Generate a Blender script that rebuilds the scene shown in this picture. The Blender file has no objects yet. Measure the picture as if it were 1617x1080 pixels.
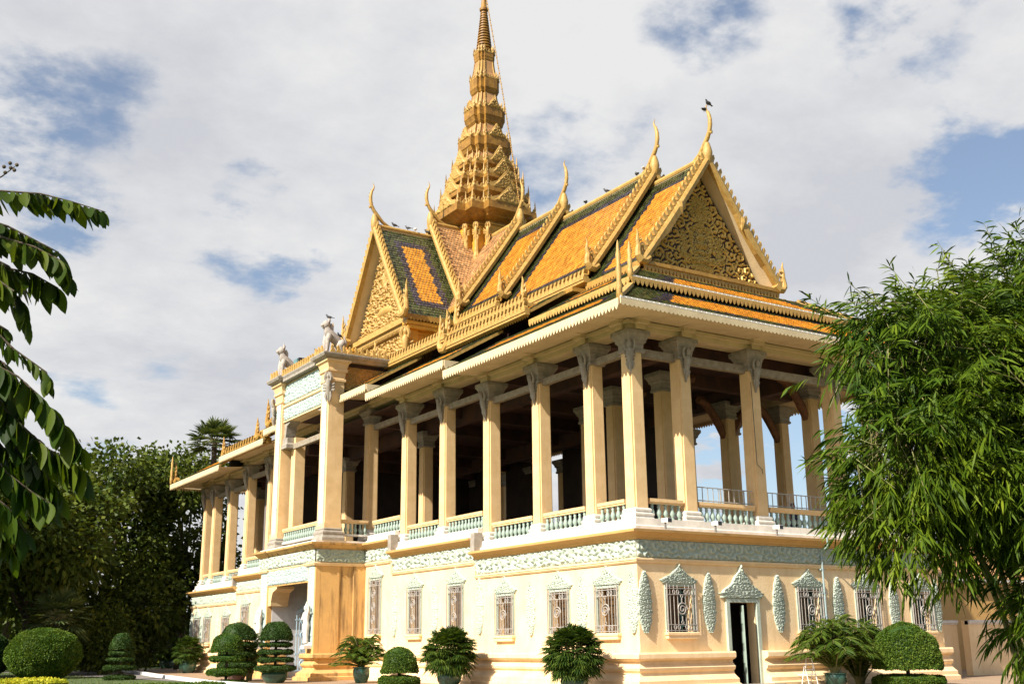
import bpy, bmesh, math, random
import numpy as np
from mathutils import Vector, Matrix, noise
R = math.radians
random.seed(7); rng = np.random.default_rng(7)
SC = bpy.context.scene; COL = SC.collection
# ------------------------------------------------------------------ camera
CAM = Vector((-25.187, -31.074, 1.6))
YAW, PITCH, ROLL = R(32.877), R(15.149), R(-0.671)
fwd = Vector((math.sin(YAW)*math.cos(PITCH), math.cos(YAW)*math.cos(PITCH), math.sin(PITCH)))
rgt = Vector((math.cos(YAW), -math.sin(YAW), 0)); upv = rgt.cross(fwd)
rgt2 = rgt*math.cos(ROLL)+upv*math.sin(ROLL); up2 = upv*math.cos(ROLL)-rgt*math.sin(ROLL)
cam = bpy.data.objects.new('camera', bpy.data.cameras.new('camera')); COL.objects.link(cam)
cam.matrix_world = Matrix(((rgt2.x, up2.x, -fwd.x, CAM.x), (rgt2.y, up2.y, -fwd.y, CAM.y), (rgt2.z, up2.z, -fwd.z, CAM.z), (0, 0, 0, 1)))
cam.data.sensor_width = 36; cam.data.lens = 1761.4/1617*36
cam.data.clip_start = .05; cam.data.clip_end = 3000
SC.camera = cam
# ------------------------------------------------------------------ light
SUN_AZ, SUN_EL = R(14), R(40)                      # azimuth measured from -x towards -y
sdir = Vector((-math.cos(SUN_AZ)*math.cos(SUN_EL), -math.sin(SUN_AZ)*math.cos(SUN_EL), math.sin(SUN_EL)))
sl = bpy.data.lights.new('sun', 'SUN'); sl.energy = 5.0; sl.angle = R(.5); sl.color = (1, .93, .82)
sun = bpy.data.objects.new('sun', sl); COL.objects.link(sun); sun.rotation_euler = sdir.to_track_quat('Z', 'Y').to_euler()
SC.view_settings.view_transform = 'Standard'; SC.view_settings.look = 'None'
SC.view_settings.exposure = .95; SC.view_settings.gamma = 1
w = bpy.data.worlds.new('World'); SC.world = w; w.use_nodes = True
nt = w.node_tree; nt.nodes.clear()
def N(t, typ, **k):
    n = t.nodes.new(typ)
    for a, b in k.items(): setattr(n, a, b)
    return n
def sky_nodes():
    L = nt.links.new
    out = N(nt, 'ShaderNodeOutputWorld'); bg = N(nt, 'ShaderNodeBackground'); bg.inputs[1].default_value = .078
    sky = N(nt, 'ShaderNodeTexSky', sky_type='NISHITA', sun_disc=False)
    sky.sun_elevation = SUN_EL; sky.sun_rotation = math.atan2(sdir.x, sdir.y); sky.dust_density = 1.5; sky.air_density = 1.0
    tc = N(nt, 'ShaderNodeTexCoord')
    sep = N(nt, 'ShaderNodeSeparateXYZ'); L(tc.outputs['Generated'], sep.inputs[0])
    # cloud layer: direction projected on a flat deck
    add = N(nt, 'ShaderNodeMath', operation='ADD'); L(sep.outputs[2], add.inputs[0]); add.inputs[1].default_value = .22
    dx = N(nt, 'ShaderNodeMath', operation='DIVIDE'); L(sep.outputs[0], dx.inputs[0]); L(add.outputs[0], dx.inputs[1])
    dy = N(nt, 'ShaderNodeMath', operation='DIVIDE'); L(sep.outputs[1], dy.inputs[0]); L(add.outputs[0], dy.inputs[1])
    cmb = N(nt, 'ShaderNodeCombineXYZ'); L(dx.outputs[0], cmb.inputs[0]); L(dy.outputs[0], cmb.inputs[1])
    n1 = N(nt, 'ShaderNodeTexNoise'); n1.inputs['Scale'].default_value = 2.9; n1.inputs['Detail'].default_value = 9; n1.inputs['Roughness'].default_value = .58
    L(cmb.outputs[0], n1.inputs['Vector'])
    n2 = N(nt, 'ShaderNodeTexNoise'); n2.inputs['Scale'].default_value = 1.9; n2.inputs['Detail'].default_value = 9; n2.inputs['Roughness'].default_value = .62
    mp = N(nt, 'ShaderNodeMapping'); mp.inputs['Location'].default_value = (3.1, 7.7, 0); L(cmb.outputs[0], mp.inputs[0]); L(mp.outputs[0], n2.inputs['Vector'])
    n3 = N(nt, 'ShaderNodeTexNoise'); n3.inputs['Scale'].default_value = 5.5; n3.inputs['Detail'].default_value = 7; n3.inputs['Roughness'].default_value = .6; L(mp.outputs[0], n3.inputs['Vector'])
    brk = N(nt, 'ShaderNodeMapRange'); brk.inputs[1].default_value = .36; brk.inputs[2].default_value = .60; brk.inputs[3].default_value = .25; brk.inputs[4].default_value = 1.5; L(n3.outputs[0], brk.inputs[0])
    # openings in the deck, each at its own compass direction
    acc = n1.outputs[0]
    nv = N(nt, 'ShaderNodeVectorMath', operation='NORMALIZE'); L(tc.outputs['Generated'], nv.inputs[0])
    bk = N(nt, 'ShaderNodeVectorMath', operation='DOT_PRODUCT'); L(nv.outputs[0], bk.inputs[0]); bk.inputs[1].default_value = (math.sin(R(33))*.93, math.cos(R(33))*.93, .36)
    bm_ = N(nt, 'ShaderNodeMapRange', interpolation_type='SMOOTHSTEP'); bm_.inputs[1].default_value = .25; bm_.inputs[2].default_value = .72; bm_.inputs[3].default_value = -.45; bm_.inputs[4].default_value = 0; L(bk.outputs['Value'], bm_.inputs[0])  # unseen clear sky away from the view, added to cut the fill light
    ad = N(nt, 'ShaderNodeMath', operation='ADD'); L(acc, ad.inputs[0]); L(bm_.outputs[0], ad.inputs[1]); acc = ad.outputs[0]
    for (az, el, size, amt) in SKY_HOLES:
        d = N(nt, 'ShaderNodeVectorMath', operation='DOT_PRODUCT'); nm = N(nt, 'ShaderNodeVectorMath', operation='NORMALIZE')
        L(tc.outputs['Generated'], nm.inputs[0]); L(nm.outputs[0], d.inputs[0])
        d.inputs[1].default_value = (math.sin(az)*math.cos(el), math.cos(az)*math.cos(el), math.sin(el))
        mr = N(nt, 'ShaderNodeMapRange', interpolation_type='SMOOTHSTEP'); mr.inputs[1].default_value = math.cos(size); mr.inputs[2].default_value = 1
        mr.inputs[3].default_value = 0; mr.inputs[4].default_value = amt; L(d.outputs['Value'], mr.inputs[0])
        mu = N(nt, 'ShaderNodeMath', operation='MULTIPLY'); L(mr.outputs[0], mu.inputs[0]); L(brk.outputs[0], mu.inputs[1])
        s = N(nt, 'ShaderNodeMath', operation='SUBTRACT'); L(acc, s.inputs[0]); L(mu.outputs[0], s.inputs[1]); acc = s.outputs[0]
    cov = N(nt, 'ShaderNodeMapRange', interpolation_type='SMOOTHSTEP'); cov.inputs[1].default_value = .26; cov.inputs[2].default_value = .42; L(acc, cov.inputs[0])
    ramp = N(nt, 'ShaderNodeValToRGB'); e = ramp.color_ramp.elements
    e[0].position = .36; e[0].color = (4.1, 4.2, 4.5, 1); e[1].position = .58; e[1].color = (5.5, 5.5, 5.5, 1)
    L(n2.outputs[0], ramp.inputs[0])
    mx = N(nt, 'ShaderNodeMix', data_type='RGBA'); L(cov.outputs[0], mx.inputs[0])
    blue = N(nt, 'ShaderNodeMix', data_type='RGBA'); blue.inputs[0].default_value = .12; L(sky.outputs[0], blue.inputs[6]); blue.inputs[7].default_value = (4.5, 4.6, 4.8, 1)
    L(blue.outputs[2], mx.inputs[6]); L(ramp.outputs[0], mx.inputs[7]); L(mx.outputs[2], bg.inputs[0]); L(bg.outputs[0], out.inputs[0])
# openings in the cloud: compass direction, height above the horizon, size, strength
SKY_HOLES = [(R(a), R(e), R(z), k) for a, e, z, k in ((9, 23.6, 6, .13), (57, 21, 6, .15), (54.6, 29, 5, .12), (20.3, 22, 6, .10), (23, 17, 5, .08), (44, 9, 7, .24), (44, 30.5, 4, .09), (9, 18, 4, .10), (48, 7.6, 6, .24))]
sky_nodes()

# ------------------------------------------------------------------ materials
def mat(name, c1, c2=None, nscale=3, rough=.7, bump=0, bscale=20, stretch=(1, 1, 1), stain=None, rnd=0, metal=0, trans=0, spec=.4, contrast=(.35, .65), coat=0):
    m = bpy.data.materials.new(name); m.use_nodes = True; t = m.node_tree; L = t.links.new
    p = t.nodes['Principled BSDF']; p.inputs['Roughness'].default_value = rough; p.inputs['Metallic'].default_value = metal
    p.inputs['Specular IOR Level'].default_value = spec; p.inputs['Coat Weight'].default_value = coat; p.inputs['Coat Roughness'].default_value = .15
    tc = N(t, 'ShaderNodeTexCoord'); mp = N(t, 'ShaderNodeMapping'); mp.inputs['Scale'].default_value = stretch; L(tc.outputs['Object'], mp.inputs[0])
    ns = N(t, 'ShaderNodeTexNoise'); ns.inputs['Scale'].default_value = nscale; ns.inputs['Detail'].default_value = 6; ns.inputs['Roughness'].default_value = .6; L(mp.outputs[0], ns.inputs['Vector'])
    mr = N(t, 'ShaderNodeMapRange'); mr.inputs[1].default_value, mr.inputs[2].default_value = contrast; L(ns.outputs[0], mr.inputs[0])
    mx = N(t, 'ShaderNodeMix', data_type='RGBA'); L(mr.outputs[0], mx.inputs[0]); mx.inputs[6].default_value = (*c1, 1); mx.inputs[7].default_value = (*(c2 or c1), 1)
    col = mx.outputs[2]
    if stain:                                    # rain streaks running down the wall
        sc, amt = stain[1], stain[2]
        mp2 = N(t, 'ShaderNodeMapping'); mp2.inputs['Scale'].default_value = (sc, sc, sc*.09); L(tc.outputs['Object'], mp2.inputs[0])
        n2 = N(t, 'ShaderNodeTexNoise'); n2.inputs['Scale'].default_value = 1; n2.inputs['Detail'].default_value = 7; n2.inputs['Roughness'].default_value = .65; L(mp2.outputs[0], n2.inputs['Vector'])
        r2 = N(t, 'ShaderNodeMapRange'); r2.inputs[1].default_value = .5; r2.inputs[2].default_value = .78; r2.inputs[4].default_value = amt; L(n2.outputs[0], r2.inputs[0])
        m2 = N(t, 'ShaderNodeMix', data_type='RGBA'); L(r2.outputs[0], m2.inputs[0]); L(col, m2.inputs[6]); m2.inputs[7].default_value = (*stain[0], 1); col = m2.outputs[2]
    if rnd:
        at = N(t, 'ShaderNodeAttribute', attribute_name='rnd'); r3 = N(t, 'ShaderNodeMapRange'); r3.inputs[3].default_value = 1-rnd; r3.inputs[4].default_value = 1+rnd; L(at.outputs['Fac'], r3.inputs[0])
        hs = N(t, 'ShaderNodeHueSaturation'); L(r3.outputs[0], hs.inputs['Value']); L(col, hs.inputs['Color']); col = hs.outputs[0]
        if trans:
            r4 = N(t, 'ShaderNodeMapRange'); r4.inputs[3].default_value = .53; r4.inputs[4].default_value = .475; L(at.outputs['Fac'], r4.inputs[0]); L(r4.outputs[0], hs.inputs['Hue'])
    L(col, p.inputs['Base Color'])
    if bump:
        nb = N(t, 'ShaderNodeTexNoise'); nb.inputs['Scale'].default_value = bscale; nb.inputs['Detail'].default_value = 5; L(tc.outputs['Object'], nb.inputs['Vector'])
        bp = N(t, 'ShaderNodeBump'); bp.inputs['Strength'].default_value = bump; bp.inputs['Distance'].default_value = .03; L(nb.outputs[0], bp.inputs['Height']); L(bp.outputs[0], p.inputs['Normal'])
    if trans:
        tr = N(t, 'ShaderNodeBsdfTranslucent'); hs2 = N(t, 'ShaderNodeMix', data_type='RGBA', blend_type='MULTIPLY'); hs2.inputs[0].default_value = 1; L(col, hs2.inputs[6]); hs2.inputs[7].default_value = (1.5, 1.4, .5, 1)
        L(hs2.outputs[2], tr.inputs[0]); ms = N(t, 'ShaderNodeMixShader'); ms.inputs[0].default_value = trans
        L(p.outputs[0], ms.inputs[1]); L(tr.outputs[0], ms.inputs[2]); L(ms.outputs[0], t.nodes['Material Output'].inputs[0])
    return m
M = {}
M['wall'] = mat('cream_plaster', (.84, .63, .37), (.72, .51, .275), .9, .85, .25, 14, stain=((.55, .38, .19), 3.5, .5))
M['ochre'] = mat('ochre_plaster', (.62, .37, .13), (.56, .33, .11), 2, .8, .25, 18, stain=((.5, .3, .12), 4, .4))
M['stained'] = mat('stained_ochre', (.64, .38, .13), (.56, .33, .12), 2, .85, .3, 18, stain=((.10, .06, .03), 2.6, 1.3))
M['column'] = mat('column_plaster', (.74, .52, .27), (.64, .43, .205), 1.5, .8, .2, 18, stain=((.55, .36, .17), 5, .4))
M['white'] = mat('white_limewash', (.70, .65, .57), (.56, .52, .46), 3, .8, .25, 22, stain=((.42, .40, .38), 4, .5))
M['soffit'] = mat('soffit_cream', (.64, .51, .31), (.54, .42, .25), 1.5, .85, .15, 10, stain=((.45, .36, .22), 3, .3))
M['jade'] = mat('jade_relief', (.43, .475, .39), (.35, .405, .33), 4, .75, .3, 30, stain=((.36, .42, .36), 6, .5))
M['jadeblue'] = mat('pale_blue_relief', (.40, .48, .44), (.33, .41, .38), 4, .75, .3, 30, stain=((.26, .32, .30), 6, .5))
M['jadecol'] = mat('jade_paint', (.30, .375, .315), (.25, .32, .27), 6, .6, .15, 25)
M['gold'] = mat('gilt_paint', (.42, .235, .045), (.29, .15, .028), 4, .5, .25, 25, stain=((.30, .17, .05), 5, .5))
M['palegold'] = mat('pale_gilt', (.48, .30, .085), (.35, .205, .05), 5, .55, .2, 25, stain=((.40, .26, .10), 5, .4))
M['relief'] = mat('bright_relief_gilt', (.66, .45, .13), (.52, .33, .08), 5, .5, .2, 25)
M['spiregold'] = mat('old_gilt', (.35, .18, .028), (.20, .095, .016), 3, .5, .3, 25, stain=((.10, .055, .02), 5, .8))
M['goldwall'] = mat('gold_wall', (.62, .32, .035), (.54, .27, .03), 3, .5, .15, 20, stain=((.4, .2, .04), 4, .5))
M['darkred'] = mat('dark_red_ground', (.045, .018, .011), (.03, .012, .009), 5, .7)
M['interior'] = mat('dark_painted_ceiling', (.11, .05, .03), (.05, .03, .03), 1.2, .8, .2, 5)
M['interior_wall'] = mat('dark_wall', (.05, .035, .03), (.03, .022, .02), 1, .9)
M['greybeam'] = mat('weathered_timber', (.32, .27, .20), (.21, .17, .12), 5, .9, .4, 20, stretch=(1, 1, 1))
M['grey'] = mat('grey_cement', (.34, .30, .25), (.24, .21, .17), 4, .9, .4, 20)
M['tgreen'] = mat('green_tile', (.032, .045, .010), (.055, .055, .016), 2.5, .35, 0, rnd=.6, coat=.3)
M['tnavy'] = mat('navy_tile', (.022, .020, .038), (.045, .034, .042), 3, .35, 0, rnd=.6, coat=.3)
M['torange'] = mat('orange_tile', (.60, .27, .026), (.46, .18, .016), 1.6, .38, 0, rnd=.24, coat=.2)
M['tpink'] = mat('pale_clay_tile', (.46, .255, .105), (.33, .165, .06), 2, .6, 0, rnd=.35)
M['iron'] = mat('painted_iron', (.40, .37, .33), (.30, .27, .24), 8, .5)
M['brown'] = mat('brown_shutter', (.105, .052, .013), (.07, .032, .009), 6, .5, .2, 10, stretch=(8, 8, .6))
M['teal'] = mat('teal_glass', (.12, .24, .25), (.08, .17, .17), 2, .15)
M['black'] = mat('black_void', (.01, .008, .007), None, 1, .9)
M['stone'] = mat('lion_stone', (.46, .40, .345), (.28, .24, .21), 5, .85, .3, 25)
M['metal'] = mat('grey_metal', (.35, .34, .33), (.28, .27, .26), 5, .4, metal=.6)
M['whitebox'] = mat('white_housing', (.78, .74, .70), None, 5, .4)
M['darkhouse'] = mat('black_housing', (.03, .03, .035), None, 5, .4)
M['pipe'] = mat('pale_blue_pipe', (.30, .38, .38), (.24, .31, .31), 6, .5)
M['pot'] = mat('green_glazed_pot', (.03, .09, .06), (.02, .06, .04), 5, .25, coat=.5)
M['claypot'] = mat('brown_pot', (.12, .07, .05), (.08, .05, .04), 5, .5)
M['bark'] = mat('bark', (.10, .075, .05), (.05, .038, .026), 6, .95, .8, 18, stretch=(1, 1, .3))
M['culm'] = mat('bamboo_culm', (.20, .20, .06), (.14, .12, .05), 6, .6)
def leafm(name, a, b, tr=.3, rnd=.5, rough=.5): return mat(name, a, b, .6, max(.5, rough), 0, rnd=rnd, trans=tr, spec=.12)
M['bamboo'] = leafm('bamboo_leaf', (.036, .072, .004), (.080, .120, .006), .16, .75, .55)
M['tree'] = leafm('tree_leaf', (.048, .078, .013), (.092, .112, .016), .25, .6)
M['tree2'] = leafm('pale_tree_leaf', (.06, .085, .02), (.085, .10, .025), .25, .6)
M['clip'] = leafm('clipped_leaf', (.055, .11, .012), (.09, .14, .02), .25, .5)
M['clipdark'] = leafm('dark_clipped_leaf', (.03, .065, .014), (.05, .085, .02), .2, .5)
M['rhapis'] = leafm('rhapis_leaf', (.032, .062, .010), (.055, .09, .013), .25, .55, .4)
M['areca'] = leafm('areca_leaf', (.055, .10, .013), (.085, .125, .016), .35, .5, .4)
M['fanleaf'] = leafm('fan_palm_leaf', (.06, .085, .028), (.09, .11, .04), .25, .4)
M['near'] = leafm('near_leaf', (.034, .068, .005), (.055, .085, .007), .42, .55, .45)
M['yellow'] = leafm('yellow_leaf', (.45, .42, .03), (.35, .38, .03), .3, .35)
M['grass'] = leafm('grass_blade', (.06, .11, .02), (.09, .13, .025), .3, .4)
M['soil'] = mat('lawn_soil', (.05, .08, .02), (.075, .10, .03), 2, .95, .4, 30)
M['paving'] = mat('terracotta_paving', (.33, .225, .14), (.26, .175, .11), 1.2, .8, .2, 12)
M['asphalt'] = mat('grey_path', (.20, .18, .165), (.15, .14, .13), 2, .9, .3, 30)
M['kerb'] = mat('kerb_stone', (.72, .69, .66), (.55, .53, .5), 3, .85, .2, 20)
M['skin'] = mat('skin', (.30, .17, .10), None, 4, .6)
M['cloth_blue'] = mat('dark_blue_cloth', (.04, .04, .10), None, 6, .9)
M['cloth_red'] = mat('red_cloth', (.30, .03, .03), None, 6, .9)
M['hair'] = mat('black_hair', (.012, .01, .01), None, 6, .5)
M['bird'] = mat('pigeon_grey', (.07, .07, .08), (.03, .03, .035), 9, .6)
M['birdw'] = mat('pigeon_white', (.7, .68, .64), (.5, .48, .46), 9, .6)

# ------------------------------------------------------------------ mesh helpers
class MB:
    def __init__(s): s.v = []; s.f = []; s.m = []; s.r = []
    def add(s, vs, fs, m=0, r=None):
        b = len(s.v); s.v.extend([tuple(p) for p in vs])
        for i, f in enumerate(fs): s.f.append(tuple(b+k for k in f)); s.m.append(m); s.r.append(random.random() if r is None else r)
        return s
    def box(s, x0, x1, y0, y1, z0, z1, m=0):
        return s.add([(x0, y0, z0), (x1, y0, z0), (x1, y1, z0), (x0, y1, z0), (x0, y0, z1), (x1, y0, z1), (x1, y1, z1), (x0, y1, z1)],
                     [(3, 2, 1, 0), (4, 5, 6, 7), (0, 1, 5, 4), (1, 2, 6, 5), (2, 3, 7, 6), (3, 0, 4, 7)], m)
    def beam(s, a, b, wd, ht, m=0, up=(0, 0, 1)):
        a = Vector(a); b = Vector(b); d = (b-a).normalized(); sd = d.cross(Vector(up)).normalized()*wd/2; u = sd.cross(d).normalized()*ht/2
        vs = [p+i*sd+j*u for p in (a, b) for i, j in ((-1, -1), (1, -1), (1, 1), (-1, 1))]
        return s.add(vs, [(0, 1, 2, 3), (7, 6, 5, 4), (0, 4, 5, 1), (1, 5, 6, 2), (2, 6, 7, 3), (3, 7, 4, 0)], m)
    def prism(s, poly, ax, off, th, m=0):
        # polygon in a plane: list of 3D points, thickness along vector ax
        ax = Vector(ax); A = [Vector(p)+ax*off for p in poly]; B = [p+ax*th for p in A]; n = len(A)
        return s.add(A+B, [tuple(range(n))[::-1], tuple(range(n, 2*n))]+[(i, (i+1) % n, n+(i+1) % n, n+i) for i in range(n)], m)
    def tube(s, pts, rad, n=8, m=0, flat=1, caps=True):
        pts = [Vector(p) for p in pts]; k = len(pts); vs = []; prev = None
        for i, p in enumerate(pts):
            d = (pts[min(i+1, k-1)]-pts[max(i-1, 0)]).normalized()
            if prev is None:
                a = Vector((0, 0, 1)) if abs(d.z) < .9 else Vector((1, 0, 0)); u = d.cross(a).normalized()
            else:
                u = (prev-d*prev.dot(d)).normalized()
            prev = u; v = d.cross(u); r = rad[i] if hasattr(rad, '__len__') else rad
            for j in range(n):
                t = 2*math.pi*j/n; vs.append(p+u*r*math.cos(t)*flat+v*r*math.sin(t))
        fs = [(i*n+j, i*n+(j+1) % n, (i+1)*n+(j+1) % n, (i+1)*n+j) for i in range(k-1) for j in range(n)]
        if caps: fs += [tuple(range(n))[::-1], tuple(range((k-1)*n, k*n))]
        return s.add(vs, fs, m, .5)
    def lathe(s, prof, c=(0, 0, 0), n=16, m=0, sx=1, sy=1):
        vs = [(c[0]+r*sx*math.cos(2*math.pi*j/n), c[1]+r*sy*math.sin(2*math.pi*j/n), c[2]+z) for r, z in prof for j in range(n)]
        k = len(prof); fs = [(i*n+j, i*n+(j+1) % n, (i+1)*n+(j+1) % n, (i+1)*n+j) for i in range(k-1) for j in range(n)]
        fs += [tuple(range(n))[::-1], tuple(range((k-1)*n, k*n))]
        return s.add(vs, fs, m, .5)
    def loft(s, sections, m=0, caps=True):
        n = len(sections[0]); k = len(sections); vs = [p for q in sections for p in q]
        fs = [(i*n+j, i*n+(j+1) % n, (i+1)*n+(j+1) % n, (i+1)*n+j) for i in range(k-1) for j in range(n)]
        if caps: fs += [tuple(range(n))[::-1], tuple(range((k-1)*n, k*n))]
        return s.add(vs, fs, m, .5)
    def sq(s, prof, c=(0, 0, 0), m=0):          # square mouldings stacked: (half x, half y, z)
        return s.loft([[(c[0]-a, c[1]-b, c[2]+z), (c[0]+a, c[1]-b, c[2]+z), (c[0]+a, c[1]+b, c[2]+z), (c[0]-a, c[1]+b, c[2]+z)] for a, b, z in prof], m)
    def sweep(s, prof, path, m=0, z=0):          # moulding profile (offset outwards, z) along a plan path, mitred; outward = left of travel
        P = [Vector((p[0], p[1])) for p in path]; n = len(P); nor = []
        for i in range(n-1):
            d = (P[i+1]-P[i]).normalized(); nor.append(Vector((-d.y, d.x)))
        secs = []
        for i in range(n):
            if i == 0: o = nor[0]
            elif i == n-1: o = nor[-1]
            else: o = (nor[i-1]+nor[i]); o = o/(o.dot(nor[i]))
            secs.append([(P[i].x+o.x*a, P[i].y+o.y*a, z+b) for a, b in prof])
        return s.loft(secs, m)
    def sphere(s, c, rx, ry, rz, n=12, k=8, m=0):
        return s.lathe([(max(1e-3, math.sin(math.pi*i/k)), 0) for i in range(0)], c) if False else s.loft(
            [[(c[0]+rx*math.sin(t)*math.cos(2*math.pi*j/n), c[1]+ry*math.sin(t)*math.sin(2*math.pi*j/n), c[2]-rz*math.cos(t)) for j in range(n)] for t in [math.pi*(i+.02 if i == 0 else i-.02 if i == k else i)/k for i in range(k+1)]], m)
def wloc(o):
    v = Vector((0, 0, 0))
    while o: v += o.location; o = o.parent
    return v
def link(name, me, mats, parent=None, at=(0, 0, 0), rz=0, local=False):
    o = bpy.data.objects.new(name, me); COL.objects.link(o)
    for m in (mats if isinstance(mats, (list, tuple)) else [mats]): me.materials.append(M[m] if isinstance(m, str) else m)
    o.parent = parent
    o.location = Vector(at) if (local or parent is None) else Vector(at)-wloc(parent)
    o.rotation_euler.z = rz
    return o
def obj(name, mb, mats, parent=None, at=(0, 0, 0), rz=0, local=False, smooth=None, weld=False):
    me = bpy.data.meshes.new(name); me.from_pydata(mb.v, [], mb.f); me.polygons.foreach_set('material_index', mb.m)
    a = me.attributes.new('rnd', 'FLOAT', 'FACE'); a.data.foreach_set('value', mb.r)
    bm = bmesh.new(); bm.from_mesh(me)
    if weld: bmesh.ops.remove_doubles(bm, verts=bm.verts, dist=1e-4)
    bmesh.ops.recalc_face_normals(bm, faces=bm.faces); bm.to_mesh(me); bm.free()
    if smooth is not None:
        me.polygons.foreach_set('use_smooth', [True]*len(me.polygons)); me.set_sharp_from_angle(angle=R(smooth))
    return link(name, me, mats, parent, at, rz, local)
def fastmesh(name, V, quads, mats, parent=None, rnd=None, at=(0, 0, 0), smooth=False, tris=None, local=False):
    me = bpy.data.meshes.new(name); V = np.asarray(V, np.float32); Q = np.asarray(quads, np.int32).reshape(-1, 4)
    me.vertices.add(len(V)); me.vertices.foreach_set('co', V.ravel())
    idx = Q.ravel(); starts = np.arange(len(Q))*4; tot = len(Q)
    if tris is not None:
        T = np.asarray(tris, np.int32).reshape(-1, 3); starts = np.concatenate([starts, len(idx)+np.arange(len(T))*3]); idx = np.concatenate([idx, T.ravel()]); tot += len(T)
    me.loops.add(len(idx)); me.loops.foreach_set('vertex_index', idx); me.polygons.add(tot); me.polygons.foreach_set('loop_start', starts.astype(np.int32))
    me.update(calc_edges=True); me.validate()
    if smooth: me.polygons.foreach_set('use_smooth', [True]*len(me.polygons))
    if rnd is not None:
        a = me.attributes.new('rnd', 'FLOAT', 'FACE'); a.data.foreach_set('value', np.asarray(rnd, np.float32))
    return link(name, me, mats, parent, at, 0, local)
def tag(o, label=None, cat=None, group=None, kind=None):
    for k, v in (('label', label), ('category', cat), ('group', group), ('kind', kind)):
        if v: o[k] = v
    return o
def thing(name, label, cat, loc=(0, 0, 0), group=None, rz=0):
    o = bpy.data.objects.new(name, None); COL.objects.link(o); o.location = loc; o.rotation_euler.z = rz; o.empty_display_size = .3
    return tag(o, label, cat, group)
def copy_tree(o, parent, loc, rz=None):
    c = o.copy(); COL.objects.link(c); c.parent = parent; c.location = loc
    if rz is not None: c.rotation_euler.z = rz
    for ch in list(o.children):
        copy_tree(ch, c, ch.location.copy())
    return c
# carved scrollwork as a height field
def scroll(X, Y, s, seed=1):
    r = np.random.default_rng(seed); x0, x1, y0, y1 = X.min()-s, X.max()+s, Y.min()-s, Y.max()+s
    gx, gy = np.meshgrid(np.arange(x0, x1, s), np.arange(y0, y1, s)); gx = gx+(np.arange(gx.shape[0]) % 2)[:, None]*s*.5
    gx = gx+r.uniform(-.22, .22, gx.shape)*s; gy = gy+r.uniform(-.22, .22, gy.shape)*s; nx = gx.shape
    d1 = np.full(X.shape, 9e9); d2 = np.full(X.shape, 9e9); cx = np.zeros(X.shape); cy = np.zeros(X.shape); sg = np.zeros(X.shape); ph = np.zeros(X.shape)
    ci = np.floor((X-x0)/s).astype(int); cj = np.floor((Y-y0)/s).astype(int); sgn = r.choice([-1., 1.], nx); pha = r.uniform(0, 6.28, nx)
    for di in (-2, -1, 0, 1, 2):
        for dj in (-2, -1, 0, 1, 2):
            i = np.clip(ci+di, 0, nx[1]-1); j = np.clip(cj+dj, 0, nx[0]-1); px = gx[j, i]; py = gy[j, i]; d = np.hypot(X-px, Y-py)
            b = d < d1-1e-9; d2 = np.where(b, d1, np.where(d > d1+1e-9, np.minimum(d2, d), d2))
            cx = np.where(b, px, cx); cy = np.where(b, py, cy); sg = np.where(b, sgn[j, i], sg); ph = np.where(b, pha[j, i], ph); d1 = np.minimum(d1, d)
    th = np.arctan2(Y-cy, X-cx); rr = d1/s
    h = .5+.5*np.cos(sg*th+ph+rr*15+.7*np.sin(5*th+ph)*np.clip(rr*2.5, 0, 1))
    edge = np.clip((d2-d1)/s*5, 0, 1)
    return np.clip(h*1.15-.05, 0, 1)*(.35+.65*edge)
def grid_quads(nu, nv):
    i, j = np.meshgrid(np.arange(nu-1), np.arange(nv-1), indexing='ij'); a = i*nv+j
    return np.stack([a, a+nv, a+nv+1, a+1], -1).reshape(-1, 4)
def relief_strip(name, A, B, z0, z1, out, depth, s, mats, parent, res=.04, base=.01, seed=1):
    # carved band between plan points A and B, heights z0..z1, facing out
    A = Vector((*A, 0)); B = Vector((*B, 0)); Ln = (B-A).length; nu = max(4, int(Ln/res)); nv = max(4, int((z1-z0)/res)+1)
    u, v = np.meshgrid(np.linspace(0, Ln, nu), np.linspace(0, z1-z0, nv), indexing='ij')
    h = scroll(u, v, s, seed); h[:, 0] = 0; h[:, -1] = 0; h[0] = 0; h[-1] = 0; h = base+depth*h
    d = (B-A)/Ln
    V = np.stack([A.x+d.x*u+out[0]*h, A.y+d.y*u+out[1]*h, z0+v], -1).reshape(-1, 3)
    return fastmesh(name, V, grid_quads(nu, nv), mats, parent)
def relief_shape(name, width, h0, h1, depth, s, mats, parent, nu=25, nv=60, bulge=.0, base=0, seed=3, extra=None, local=True, at=(0, 0, 0)):
    # carved panel in local axes (x across, -y out, z up); width(t) = half width at t in 0..1
    t = np.linspace(0, 1, nv); q = np.linspace(-1, 1, nu); U, T = np.meshgrid(q, t, indexing='ij')
    wd = np.array([max(width(a), .004) for a in t]); X = U*wd[None, :]; Z = h0+(h1-h0)*T
    h = base+depth*scroll(X, Z, s, seed)+bulge*(1-U**2)
    if extra is not None: h = extra(X, Z, h)
    h[0] = h[-1] = 0; h[:, 0] = h[:, -1] = 0
    V = np.stack([X, -h, Z], -1).reshape(-1, 3)
    return fastmesh(name, V, grid_quads(nu, nv), mats, parent, local=local, at=at)
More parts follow.
